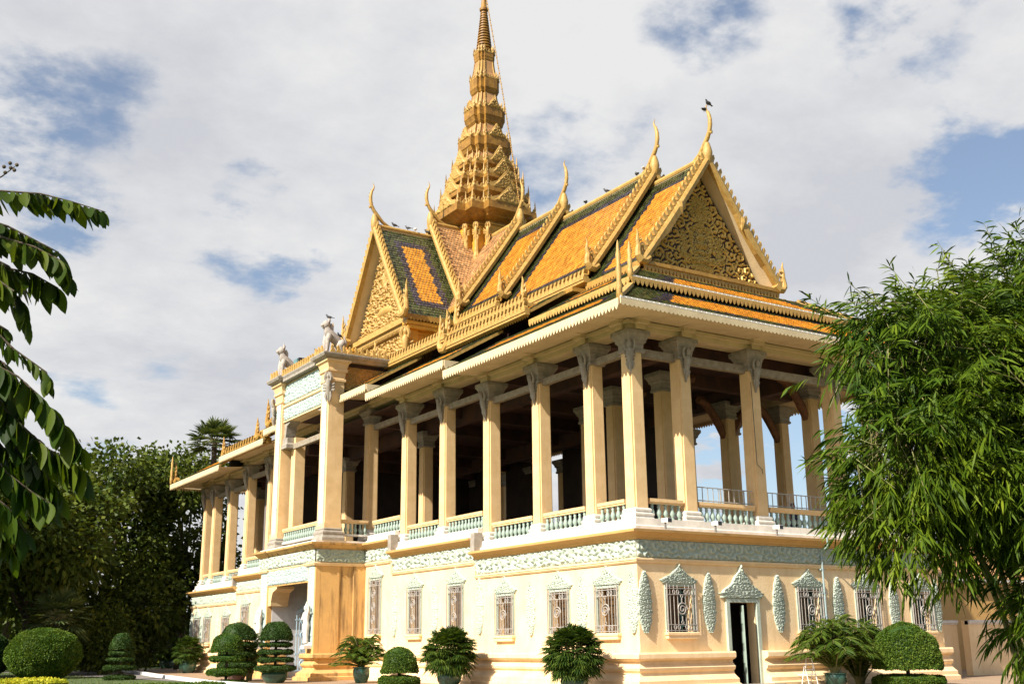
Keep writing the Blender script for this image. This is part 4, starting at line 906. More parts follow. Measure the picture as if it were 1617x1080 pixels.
b.tube([(.45, YP0+2.1, 1.2), (1.7, YP0+4.8, 3.9)], .05, 6)
obj('stair', b, 'grey', pt)
b = MB(); y = YP1-1.7
for i in range(6): b.box(-1.2+i*.16, -1.17+i*.16, y-.02, y+.02, .3, 3.4)
for zz in (.35, 1.2, 2.2, 3.0): b.box(-1.25, -.3, y-.03, y+.03, zz, zz+.06)
for k in range(4): spiral(b, -.75, .7+k*.75, .26, y-.03, 2, .03)
b.prism([(-1.25, y, 3.4), (-.3, y, 3.4), (-.5, y, 3.9), (-.62, y, 4.3), (-.75, y, 3.85)], (0, 1, 0), 0, .04)
obj('gate', b, mat('pale_blue_iron', (.40, .56, .66), None, 4, .5), pt)
# caryatid statues
def statue(mb, p, h):
    p = Vector(p); P = lambda a, b_, z: p+Vector((-a*h, b_*h, z*h))
    mb.lathe([(.13*h, 0), (.13*h, .05*h), (.10*h, .08*h)], p, 10)
    mb.loft([[tuple(P(.1+ry*math.cos(t), rx*math.sin(t), z)) for t in [k*.5236 for k in range(12)]] for rx, ry, z in ((.10, .07, .06), (.09, .065, .2), (.10, .075, .36), (.125, .09, .5), (.085, .065, .60), (.12, .085, .72), (.13, .08, .80), (.045, .045, .84), (.04, .04, .87))])
    mb.tube([P(.1, 0, .85), P(.11, 0, .90), P(.11, 0, .95), P(.10, 0, 1.0), P(.1, 0, 1.1)], [.035*h, .062*h, .058*h, .035*h, .006], 10)
    for s in (-1, 1):
        mb.tube([P(.1, s*.12, .80), P(.12, s*.17, .70), P(.17, s*.13, .62)] if s > 0 else [P(.1, -.12, .80), P(.12, -.18, .86), P(.12, -.12, 1.0)], [.042*h, .036*h, .026*h], 7)
for y in (YP0+.5, YP1-.6):
    b = MB(); statue(b, (PX+.02, y, 1.66), 1.95); obj('caryatid', b, 'white', pt, smooth=60)
for y in (YP0+.25, YP1-.85):
    b = MB(); b.box(PX-.35, PX+.04, y, y+.5, 1.5, 1.66); obj('statue_plinth', b, 'white', pt)
# upper order
zf = zc2+.46
for y in (YP0+.58, YP1-.58):
    b = MB(); b.sq([(.44, .50, .62), (.43, .49, 8.3)], (PX+.90, y, zf)); b.sq([(.48, .53, .6), (.48, .53, .9)], (PX+.90, y, zf))
    up = obj('upper_pillar', b, 'column', pt)
    b = MB(); b.sq([(.62, .66, 0), (.62, .66, .14), (.56, .60, .25), (.56, .60, .32), (.58, .62, .36), (.58, .62, .44), (.50, .54, .50), (.50, .54, .56), (.52, .56, .58), (.46, .51, .66)], (PX+.90, y, zf)); obj('base', b, 'grey', up)
    b = MB(); b.sq([(.45, .51, 8.25), (.50, .55, 8.3), (.50, .55, 8.42), (.46, .51, 8.46), (.48, .53, 8.75), (.56, .61, 8.82), (.56, .61, 8.95), (.52, .57, 8.98), (.60, .64, 9.25), (.70, .74, 9.33), (.70, .74, 9.45)], (PX+.90, y, zf)); obj('capital', b, 'column', up)
    relief_strip('pillar_carving', (PX+.45, y-.32), (PX+.45, y+.32), zf+.7, zf+8.25, (-1, 0), .04, .2, 'jadeblue', up, seed=51)
    b = MB(); winged_figure(b, (PX+.47, y-.5 if y < 25 else y+.5, zf+7.2), (-1, -1 if y < 25 else 1, 0), 1.5); obj('bracket_figure', b, 'grey', up, smooth=50)
b = MB(); ya, yb = YP0+1.07, YP1-1.07
b.box(PX+.62, PX+1.3, ya, yb, zf+7.2, zf+9.4)
en = obj('entablature', b, 'wall', pt)
relief_strip('entablature_carving', (PX+.62, ya), (PX+.62, yb), zf+8.2, zf+9.3, (-1, 0), .10, .34, 'jadeblue', en, seed=61)
relief_strip('entablature_carving', (PX+.62, ya), (PX+.62, yb), zf+7.25, zf+7.95, (-1, 0), .10, .3, 'jadeblue', en, seed=62)
b = MB(); b.sweep([(-.1, 0), (.10, 0), (.14, .06), (.10, .14), (-.1, .16)], [(PX+.62, ya), (PX+.62, yb)], z=zf+7.98); b.box(PX+.55, PX+1.35, ya, yb, zf+7.14, zf+7.2); obj('band', b, 'wall', en)
for y, s in ((ya, 1), (yb, -1)):
    b = MB(); b.prism([(0, y, zf+7.2), (0, y+s*.9, zf+7.2), (0, y+s*.8, zf+7.05), (0, y+s*.35, zf+6.9), (0, y+s*.25, zf+6.4), (0, y+s*.15, zf+6.1), (0, y, zf+6.1)], (1, 0, 0), PX+.64, .6); obj('impost', b, 'grey', en)
b = MB(); b.sq([(.52, .5, 0), (.52, .5, .2), (.44, .42, .3), (.44, .42, .6)], (PX+1.0, yb-.3, zf+5.6)); obj('impost_capital', b, 'grey', en)
b = MB(); b.box(PX+.9, PX+1.12, ya, yb, zf+5.55, zf+5.85); obj('tie_beam', b, 'greybeam', pt)
for y in (YP0+1.75, YP1-1.75):
    b = MB(); b.sq([(.30, .30, .5), (.29, .29, 6.2)], (PX+1.25, y, zf)); obj('inner_pillar', b, 'column', pt)
TC = [(-.1, 0), (.08, 0), (.12, .06), (.25, .14), (.30, .16), (.36, .28), (.36, .34), (-.1, .34)]
tpath = [(2.0, YP0+.02), (PX+.30, YP0+.02), (PX+.30, YP0+1.2), (PX+.55, YP0+1.2), (PX+.55, YP1-1.2), (PX+.30, YP1-1.2), (PX+.30, YP1-.02), (2.0, YP1-.02)]
b = MB(); b.sweep(TC, tpath, z=zf+9.4); b.box(PX+.25, 2.0, YP0+.03, YP1-.03, zf+9.42, zf+9.70); obj('portal_cornice', b, 'grey', pt)
b = MB(); b.box(-1.3, 2.0, YP0+.3, YP1-.3, zf+7.4, zf+9.38); obj('portal_attic', b, 'darkred', pt)
relief_strip('portal_carving', (2.0, YP0+.28), (-1.3, YP0+.28), zf+7.9, zf+9.2, (0, -1), .08, .3, 'gold', pt, seed=71)
for i in range(len(tpath)-1):
    A, B = Vector((*tpath[i], zf+9.74)), Vector((*tpath[i+1], zf+9.74)); d = (B-A).normalized(); o = Vector((-d.y, d.x, 0))*.24
    if (B-A).length > .4:
        b = MB(); teeth_row(b, A+o, B+o, .42, (0, 0, 1), .1, .32, 0); obj('crest', b, 'palegold', pt)
balustrade((PX+.85, ya+.05), (PX+.85, yb-.05), zf+.4, False); balustrade((PX+1.4, YP0+.5), (.3, YP0+.5), zf+.4, False)
# ------------------------------------------------------------------ lions on the portal
ZL = zf+9.74
def lion(name, label, p, s):
    # seated lion facing -x: haunches behind, straight forelegs, raised head with a pointed mane crest
    r = thing(name, label, 'statue', p)
    b = MB(); P = lambda x, y, z: (x*s, y*s, z*s)
    b.tube([P(.62, 0, .42), P(.50, 0, .62), P(.30, 0, .80), P(.05, 0, .98), P(-.18, 0, 1.18), P(-.28, 0, 1.38), P(-.30, 0, 1.55)], [s*q for q in (.18, .26, .27, .28, .26, .19, .16)], 12)
    b.loft([[P(-.34+rx*math.cos(t), ry*math.sin(t), z) for t in [k*.5236 for k in range(12)]] for rx, ry, z in ((.10, .10, 1.40), (.20, .17, 1.48), (.24, .20, 1.60), (.22, .19, 1.72), (.14, .13, 1.82), (.05, .05, 1.88))])
    b.tube([P(-.45, 0, 1.60), P(-.58, 0, 1.57), P(-.64, 0, 1.57)], [s*.14, s*.12, s*.07], 10); b.tube([P(-.45, 0, 1.47), P(-.58, 0, 1.44)], [s*.09, s*.06], 8)
    b.tube([P(-.20, 0, 1.78), P(-.16, 0, 1.95), P(-.22, 0, 2.10)], [s*.10, s*.08, s*.015], 8)
    b.tube([P(-.12, 0, 1.70), P(-.02, 0, 1.50), P(.02, 0, 1.25)], [s*.12, s*.13, s*.08], 8)
    for q in (-1, 1):
        b.tube([P(-.20, q*.20, 1.05), P(-.30, q*.20, .70), P(-.31, q*.19, .35), P(-.34, q*.19, .08), P(-.46, q*.19, .05)], [s*k for k in (.17, .14, .11, .10, .08)], 9)
        b.tube([P(.55, q*.18, .78), P(.52, q*.25, .60), P(.36, q*.27, .42), P(.52, q*.26, .22), P(.50, q*.26, .07), P(.34, q*.26, .05)], [s*k for k in (.14, .25, .20, .14, .10, .09)], 9)
        b.tube([P(-.28, q*.16, 1.74), P(-.26, q*.20, 1.84)], [s*.06, s*.02], 6)
    obj('body', b, 'stone', r, local=True, smooth=60)
    t = MB(); t.tube([P(.70, 0, .5), P(.84, 0, .62), P(.84, 0, .85), P(.74, 0, 1.0), P(.78, 0, 1.15)], [s*k for k in (.06, .06, .055, .07, .02)], 8); obj('tail', t, 'stone', r, local=True, smooth=60)
    t = MB(); t.box(-.62*s, .85*s, -.42*s, .42*s, -.12, .0); obj('plinth', t, 'palegold', r, local=True)
    return r
lion('lion_statue', 'seated white stone lion on the near corner of the portal, a pigeon on its head', (PX+.75, YP0+.62, ZL+.12), .98)
lion('lion_statue', 'seated white stone lion on the far corner of the portal, beside the black floodlight', (PX+.75, YP1-.62, ZL+.12), .98)
r = thing('floodlight', 'black floodlight tilted on the portal ledge between the two lions', 'floodlight', (PX+.8, 27.1, ZL))
b = MB(); b.prism([(0, -.28, .35), (0, .28, .35), (0, .36, .85), (0, -.36, .85)], (1, 0, 0), -.2, .34); obj('housing', b, 'darkhouse', r, local=True)
b = MB(); b.box(-.28, -.2, -.26, .26, .40, .80); obj('glass', b, 'teal', r, local=True)
b = MB(); b.box(-.05, .05, -.4, -.36, 0, .6); b.box(-.05, .05, .36, .4, 0, .6); b.box(-.1, .1, -.4, .4, 0, .05); obj('bracket', b, 'metal', r, local=True)
# ------------------------------------------------------------------ planting
def unit(a): return a/np.maximum(np.linalg.norm(a, axis=-1, keepdims=True), 1e-9)
def leaves(name, P, D, L, Wd, m, parent=None, droop=.25, kind=None, up=None, rnd=None, long=False, at=None):
    """One mesh of leaf blades: base P, direction D, length L, width Wd."""
    n = len(P); D = unit(np.asarray(D, float)); ref = rng.normal(size=(n, 3)) if up is None else np.asarray(up)+rng.normal(size=(n, 3))*.35
    S = unit(np.cross(D, ref)); L = np.broadcast_to(L, n)[:, None]; Wd = np.broadcast_to(Wd, n)[:, None]
    g = np.array([[0, 0, -1.]])*L*droop; rnd = rng.random(n) if rnd is None else rnd
    if not long:
        V = np.stack([P, P+D*L*.45+S*Wd*.5+g*.15, P+D*L+g, P+D*L*.45-S*Wd*.5+g*.15], 1).reshape(-1, 3); q = np.arange(n*4).reshape(-1, 4)
        return fastmesh(name, V, q, m, parent, rnd, local=at is not None, at=at or (0, 0, 0))
    V = np.stack([P, P+D*L*.25+S*Wd*.42+g*.06, P+D*L*.25-S*Wd*.42+g*.06, P+D*L*.62+S*Wd*.5+g*.4, P+D*L*.62-S*Wd*.5+g*.4, P+D*L+g], 1).reshape(-1, 3)
    b = np.arange(n)[:, None]*6; q = b+np.array([[1, 2, 4, 3]]); t = np.concatenate([b+np.array([[0, 2, 1]]), b+np.array([[3, 4, 5]])])
    return fastmesh(name, V, q, m, parent, np.concatenate([rnd, rnd, rnd]), tris=t, local=at is not None, at=at or (0, 0, 0))
def sph(n):
    return unit(rng.normal(size=(n, 3)))
def crown(lobes, n_cl, per, spread, rmin=.72):
    vol = np.array([a*b*c for (_, _, _, a, b, c) in lobes])**(2/3); k = rng.choice(len(lobes), n_cl, p=vol/vol.sum()); Lb = np.array(lobes)[k]
    d = sph(n_cl); cpos = Lb[:, :3]+d*Lb[:, 3:]*(rmin+(1-rmin)*rng.random((n_cl, 1))**.6)
    cr = np.repeat(cpos, per, 0); off = rng.normal(size=cr.shape)*spread; dd = np.repeat(d, per, 0)
    return cr+off, unit(dd*.5+unit(off)*.8+rng.normal(size=cr.shape)*.5), np.repeat(rng.random(n_cl), per)*.6+rng.random(len(cr))*.4
def limb_tree(r, base, lobes, rad, m='bark'):
    t = MB(); base = Vector(base); top = Vector(lobes[0][:3])-wloc(r)
    pts = [base, base.lerp(top, .35)+Vector((.2, .1, 0)), base.lerp(top, .7)+Vector((-.2, 0, 0)), top]; t.tube(pts, [rad, rad*.8, rad*.55, rad*.2], 8)
    for lb in lobes[1:]:
        e = Vector(lb[:3])-wloc(r); s = pts[1].lerp(pts[2], random.uniform(0, .8)); t.tube([s, s.lerp(e, .5)+Vector((0, 0, -.3)), e], [rad*.45, rad*.3, rad*.08], 6)
    return obj('trunk', t, m, r, local=True)
def tree(name, label, loc, lobes, n_cl, per, leaf, m, spread=.45, rad=.35, group='dark trees behind the pavilion'):
    r = thing(name, label, 'tree', loc, group)
    P, D, rn = crown(lobes, n_cl, per, spread); leaves('crown', P, D, leaf*rng.uniform(.7, 1.25, len(P)), leaf*.55, m, r, rnd=rn)
    limb_tree(r, (0, 0, -.1), lobes, rad); return r
def lobes_at(x, y, z0, z1, w, n=7):
    L = [(x, y, (z0+z1)/2, w*.7, w*.7, (z1-z0)*.42)]
    for i in range(n):
        a = i*6.283/n+random.uniform(-.3, .3); f = random.uniform(.15, .95); q = w*random.uniform(.34, .5); zz = z0+(z1-z0)*f
        L.append((x+math.cos(a)*w*.62, y+math.sin(a)*w*.62, min(zz, z1-q*.8), q, q, q*.85))
    L.append((x+w*.1, y, z1-w*.35, w*.42, w*.42, w*.38)); return L
TREES = [((-4.1, 58.8), 3.0, 16.1, 6.2, 'tree', 'broad dark tree in the middle of the wood left of the pavilion'),
         ((2.0, 60.0), 3.0, 17.0, 5.0, 'tree', 'dark tree rising just behind the far end of the pavilion'),
         ((-11.1, 51.0), 2.5, 13.6, 5.4, 'tree', 'dark tree left of the fan palm, behind the clipped ball'),
         ((-9.8, 67.0), 3.0, 17.0, 5.6, 'tree', 'tall dark tree farthest back in the wood'),
         ((-17.5, 49.0), 2.0, 13.5, 6.0, 'tree', 'dark tree at the left edge, behind the overhanging branch')]
for (x, y), z0, z1, w_, m_, lab in TREES: tree('broadleaf_tree', lab, (x, y, 0), lobes_at(x, y, z0, z1, w_), 560, 24, .50, m_, .5)
tree('shrub', 'olive green shrub at the far corner of the pavilion', (-2.6, 56.5, 0), lobes_at(-2.6, 56.5, .4, 5.4, 2.3, 5), 200, 24, .32, 'tree2', .3, .12, None)
tree('shrub', 'glossy dark shrub left of the clipped ball', (-15.6, 47.5, 0), lobes_at(-15.6, 47.5, .3, 5.2, 2.2, 5), 200, 24, .28, 'tree', .28, .12, None)
tree('shrub', 'low dark shrub under the fan palm', (-6.2, 50.5, 0), lobes_at(-6.2, 50.5, .2, 4.6, 2.6, 5), 220, 24, .3, 'tree', .3, .12, None)
tree('shrub', 'low dark shrub between the fan palm and the pavilion', (-5.0, 60, 0), lobes_at(-5.0, 60, .2, 3.6, 3.0, 5), 220, 24, .3, 'tree', .3, .12, None)
def fan_palm(name, label, loc, h, r, nf, m, lean=(0, 0), low=-.6):
    t = thing(name, label, 'palm tree', loc); tr = MB()
    tr.tube([(0, 0, -.1), (lean[0]*.3, lean[1]*.3, h*.4), (lean[0], lean[1], h)], [.28, .22, .2], 10); obj('trunk', tr, 'bark', t, local=True)
    st = MB(); PP, DD, LL, UU = [], [], [], []
    for i in range(nf):
        a = i*2.399; el = math.asin(min(.98, low+(1-low)*(i+.5)/nf)); d = Vector((math.cos(a)*math.cos(el), math.sin(a)*math.cos(el), math.sin(el))); c = Vector((lean[0], lean[1], h)); e = c+d*r*.55+Vector((0, 0, -.05*r))
        st.tube([c, c.lerp(e, .5)+Vector((0, 0, .06*r)), e], [.045, .03, .02], 5)
        s = d.cross(Vector((0, 0, 1))).normalized(); n_ = s.cross(d)
        for k in range(17):
            b_ = (k-8)/8*1.9; v = d*math.cos(b_)+s*math.sin(b_)+n_*.15*abs(math.sin(b_)); PP.append(e+loc_v(loc)); DD.append(v); LL.append(r*.52*(1-.18*abs(k-8)/8)); UU.append(n_)
    obj('stalk', st, 'culm', t, local=True)
    leaves('frond', np.array(PP), np.array(DD), np.array(LL), np.array(LL)*.13, m, t, droop=.22, up=np.array(UU), long=True); return t
def loc_v(l): return Vector(l)
fan_palm('fan_palm', 'sunlit fan palm in front of the dark trees, behind the clipped ball', (-9.9, 46.5, 0), 3.6, 2.4, 40, 'fanleaf', low=-.75)
fan_palm('sugar_palm', 'tall sugar palm rising above the far roof of the pavilion', (2.2, 54.6, 0), 17.2, 2.4, 34, 'fanleaf', low=-.35)
# clipped shrubs -----------------------------------------------------------
def surf(prof, n, c=(0, 0, 0), sx=1):
    z = np.array([p[1] for p in prof]); r = np.array([p[0] for p in prof]); seg = np.hypot(np.diff(z), np.diff(r))*(r[:-1]+r[1:]+.02); k = rng.choice(len(seg), n, p=seg/seg.sum()); t = rng.random(n)
    rr = r[k]+(r[k+1]-r[k])*t; zz = z[k]+(z[k+1]-z[k])*t; a = rng.random(n)*6.283; nr = z[k+1]-z[k]; nz = -(r[k+1]-r[k]); l = np.hypot(nr, nz)+1e-9
    Nn = np.stack([np.cos(a)*nr/l, np.sin(a)*nr/l, nz/l], -1); P = np.stack([c[0]+rr*np.cos(a), c[1]+rr*np.sin(a), c[2]+zz], -1); return P, Nn
def dome(r, z0, z1, n=9): return [(r*.9, z0-.02)]+[(r*max(.02, math.cos(i/n*1.5707))**.75, z0+(z1-z0)*math.sin(i/n*1.5708)) for i in range(n+1)]
def disc(r, z0, z1):
    z1 -= .07; h = z1-z0; return [(r*.6, z0), (r*.93, z0+.1*h), (r, z0+.45*h), (r*.95, z0+.85*h), (r*.75, z1), (.05, z1+.02)]
def clipped(name, label, loc, parts, leaf, dens, m, pot=None, group=None, core='clipdark'):
    t = thing(name, label, 'topiary' if name != 'clipped_shrub' else 'shrub', loc, group); L = Vector(loc)
    for prof in parts:
        k = MB(); k.lathe([(max(.02, r*.93), z) for r, z in prof], (0, 0, 0), 28); tier = obj('clipped_tier', k, core, t, local=True, smooth=60)
        area = sum(math.hypot(prof[i+1][0]-prof[i][0], prof[i+1][1]-prof[i][1])*3.14*(prof[i+1][0]+prof[i][0]) for i in range(len(prof)-1))
        P, Nn = surf(prof, int(area*dens*1.7)); wob = np.array([noise.noise(Vector(p)*2.2+L) for p in P])[:, None]; P = P+Nn*(wob*.09-.03+rng.normal(size=(len(P), 1))*.012)+L
        leaves('leaf_cover', P, unit(Nn*.7+rng.normal(size=P.shape)*.6), leaf*1.05*rng.uniform(.7, 1.3, len(P)), leaf*.95, m, tier)
    s = MB(); s.tube([(0, 0, -.05), (0, 0, parts[-1][0][1]+.2)], .07, 8); obj('stem', s, 'bark', t, local=True)
    if pot:
        r, h = pot[:2]; p = MB(); p.lathe([(r*.62, 0), (r*.7, .03), (r*.9, h*.35), (r, h*.7), (r*.92, h*.9), (r*1.04, h*.93), (r*1.04, h), (r*.9, h), (r*.85, h-.08)], (0, 0, 0), 24); obj('pot', p, pot[2] if len(pot) > 2 else 'pot', t, local=True, smooth=40)
    return t
clipped('clipped_shrub', 'big round clipped shrub on the lawn at the far left', (-11.6, 41.0, 0), [[(.9, -.05), (1.75, .5), (2.12, 1.1), (2.05, 1.7), (1.7, 2.3), (1.1, 2.66), (.5, 2.8), (.02, 2.83)]], .085, 420, 'clip')
clipped('clipped_shrub', 'darker clipped shrub half hidden behind the big round one', (-15.3, 44.0, 0), [[(1.2, -.05), (2.1, .5), (2.4, 1.3), (2.1, 2.2), (1.2, 2.85), (.02, 3.1)]], .1, 240, 'clipdark')
clipped('tiered_topiary', 'small tiered topiary standing alone by the white kerb', (-8.9, 34.1, 0), [disc(.90, .0, .28), disc(.86, .52, .80), disc(.76, .98, 1.2), disc(.64, 1.3, 1.55), dome(.60, 1.62, 2.45)], .06, 700, 'clipdark')
clipped('tiered_topiary', 'tiered topiary in front of the far wall, overlapping a taller one', (-6.9, 22.4, 0), [disc(1.02, -.04, .18), disc(.95, .36, .72), disc(.84, .98, 1.3), dome(.76, 1.42, 2.24)], .055, 700, 'clip')
clipped('tiered_topiary', 'taller tiered topiary in a brown pot left of the portal', (-5.55, 24.8, 0), [disc(.98, .62, .98), disc(.95, 1.15, 1.5), disc(.95, 1.6, 1.92), dome(.86, 2.0, 2.78)], .055, 650, 'clipdark', (.5, .62, 'claypot'))
clipped('tiered_topiary', 'five tiered topiary in a dark pot before the portal opening', (-5.3, 20.3, 0), [disc(.94, .55, .84), disc(.84, .96, 1.2), disc(.80, 1.3, 1.54), disc(.76, 1.64, 1.86), dome(.74, 1.95, 2.75)], .055, 750, 'clipdark', (.62, .56))
clipped('box_topiary', 'small two tiered box topiary between a feathery palm and a round potted palm', (-3.2, 11.8, 0), [disc(.90, .0, .46), dome(.76, .56, 1.52)], .055, 800, 'clip')
clipped('box_topiary', 'large domed box topiary at the right by the wall corner', (9.6, -3.4, 0), [disc(1.28, .0, .42), dome(1.2, .62, 2.16)], .06, 900, 'clip')
# potted palms ----------------------------------------------------------------
def rhapis(label, loc, r, zc, pot, nf=760, group='round potted palms along the wall'):
    t = thing('potted_palm', label, 'potted plant', loc, group); L = Vector(loc); PP, DD, LL, UU = [], [], [], []; st = MB()
    for i in range(nf):
        d = Vector(sph(1)[0]);
        if d.z < -.75: d.z = abs(d.z)
        rr = r*random.uniform(.55, 1.0); e = Vector((0, 0, zc))+Vector((d.x, d.y, d.z*.95))*rr*.8; s = d.cross(Vector((0, 0, 1))).normalized() if abs(d.z) < .98 else Vector((1, 0, 0)); n_ = s.cross(d)
        if i % 6 == 0: st.tube([(d.x*.1, d.y*.1, pot[1]), (d.x*rr*.3, d.y*rr*.3, zc-.1*r), e], [.02, .016, .01], 4)
        tl = Vector((d.x, d.y, d.z*.9-.05)).normalized()
        for k in range(9):
            b_ = (k-4)/4*1.35; PP.append(e+L); DD.append(tl*math.cos(b_)+s*math.sin(b_)); LL.append(r*random.uniform(.24, .36)); UU.append(n_)
    obj('stem', st, 'culm', t, local=True)
    leaves('foliage', np.array(PP), np.array(DD), np.array(LL), .046, 'rhapis', t, droop=.35, up=np.array(UU), long=True)
    q, h = pot; p = MB(); p.lathe([(q*.62, 0), (q*.7, .03), (q*.95, h*.4), (q, h*.75), (q*.92, h*.9), (q*1.05, h*.94), (q*1.05, h), (q*.9, h), (q*.85, h-.06)], (0, 0, 0), 24); obj('pot', p, 'pot', t, local=True, smooth=40)
rhapis('round bushy potted palm by the long wall, third window from the corner', (-2.0, 9.75, 0), 1.22, 1.28, (.50, .55))
rhapis('round bushy potted palm nearest the corner of the long wall', (-2.0, 1.15, 0), 1.16, 1.22, (.48, .5))
rhapis('small potted palm standing clear of the far corner of the pavilion', (2.6, 65.0, 0), 1.35, 1.55, (.62, .75), 420)
rhapis('potted palm against the far wall beside the tiered topiaries', (-1.5, 46.0, 0), 1.15, 1.42, (.58, .8), 420)
def areca(label, loc, h, r, nf, pot=None, m='areca', leaf=.36):
    t = thing('areca_palm', label, 'palm', loc); L = Vector(loc); PP, DD, LL = [], [], []; st = MB(); z0 = pot[1] if pot else 0
    for i in range(nf):
        a = i*2.399+random.uniform(-.2, .2); out = random.uniform(.35, 1); o = Vector((math.cos(a), math.sin(a), 0)); top = h*(1.05-.52*out**2)*random.uniform(.72, 1.05)
        pts = [Vector((0, 0, z0))+o*(.12+r*out*t_**1.35)+Vector((0, 0, (top-z0)*(1-(1-t_)**2.0)*(1-.28*out*t_**4))) for t_ in [k/9 for k in range(10)]]
        st.tube(pts, [.028-.0022*k for k in range(10)], 5)
        for k in range(1, 10):
            for sub in (0, .25, .5, .75):
                if k == 9 and sub: break
                p = pts[k].lerp(pts[min(9, k+1)], sub); d = (pts[min(9, k+1)]-pts[k-1]).normalized(); s = d.cross(Vector((0, 0, 1))).normalized()
                for q in (-1, 1): PP.append(p+L); DD.append(d*.75+s*q*.8+Vector((0, 0, .12))); LL.append(leaf*(1.15-.05*abs(k-6)*1.6)*random.uniform(.85, 1.1))
    obj('stalk', st, 'culm', t, local=True); leaves('fronds', np.array(PP), np.array(DD), np.array(LL), .034, m, t, droop=.35, long=True)
    if pot:
        q, hh = pot; p = MB(); p.lathe([(q*.62, 0), (q*.7, .03), (q*.95, hh*.4), (q, hh*.75), (q*.92, hh*.9), (q*1.05, hh*.94), (q*1.05, hh), (q*.9, hh), (q*.85, hh-.06)], (0, 0, 0), 24); obj('pot', p, 'pot', t, local=True, smooth=40)
areca('feathery palm in a dark green pot beside the stained portal wall', (-2.6, 16.7, 0), 2.2, 1.3, 64, (.38, .7))
areca('large feathery palm in a pot by the door end wall', (6.9, -2.4, 0), 2.55, 1.5, 90, (.4, .5), leaf=.42)
areca('feathery palm behind the large domed topiary', (9.2, -1.5, 0), 2.5, 1.5, 80, leaf=.42)
areca('slender feathery palm behind the taller tiered topiary', (-4.6, 25.6, 0), 2.5, .9, 26, leaf=.34)
# hedges and ground cover
def hedge(name, label, x0, x1, y0, y1, h, m, dens, leaf, core='clipdark'):
    t = thing(name, label, 'hedge', ((x0+x1)/2, (y0+y1)/2, 0)); c = MB(); c.box(x0-(x0+x1)/2, x1-(x0+x1)/2, y0-(y0+y1)/2, y1-(y0+y1)/2, -.02, h-.06); k = obj('hedge_body', c, core, t, local=True)
    n = int(dens*((x1-x0)*(y1-y0))); P = np.stack([rng.uniform(x0, x1, n), rng.uniform(y0, y1, n), np.full(n, h-.07)+rng.uniform(0, .08, n)], -1)
    n2 = int(dens*h*2*((x1-x0)+(y1-y0))); u_ = rng.random(n2)*2*((x1-x0)+(y1-y0)); a, b_ = x1-x0, y1-y0
    X = np.where(u_ < a, x0+u_, np.where(u_ < a+b_, x1, np.where(u_ < 2*a+b_, x1-(u_-a-b_), x0))); Y = np.where(u_ < a, y0, np.where(u_ < a+b_, y0+u_-a, np.where(u_ < 2*a+b_, y1, y1-(u_-2*a-b_))))
    P = np.concatenate([P, np.stack([X, Y, rng.uniform(0, h, n2)], -1)]); leaves('leaf_cover', P, rng.normal(size=P.shape)+np.array([0, 0, .7]), leaf*rng.uniform(.7, 1.3, len(P)), leaf*.6, m, k)
hedge('yellow_hedge', 'low yellow leaved hedge at the bottom left corner', -22.6, -18.35, 1.6, 4.6, .80, 'yellow', 520, .09)
hedge('boundary_hedge', 'tall dark hedge closing the garden behind the trees', -60, 14, 74, 76.5, 4.6, 'tree', 26, .42, 'tree')
hedge('low_hedge', 'low clipped green hedge beside the yellow one', -15.6, -11.8, 8.0, 9.4, .44, 'clip', 420, .08)
n = 14000; gp_ = np.stack([rng.uniform(-30, -8.4, n), rng.uniform(8, 60, n), np.full(n, -.03)], -1)
tag(leaves('grass', gp_, rng.normal(size=(n, 3))*.4+np.array([0, 0, 1]), .12, .02, 'grass', None, droop=.1), kind='stuff')
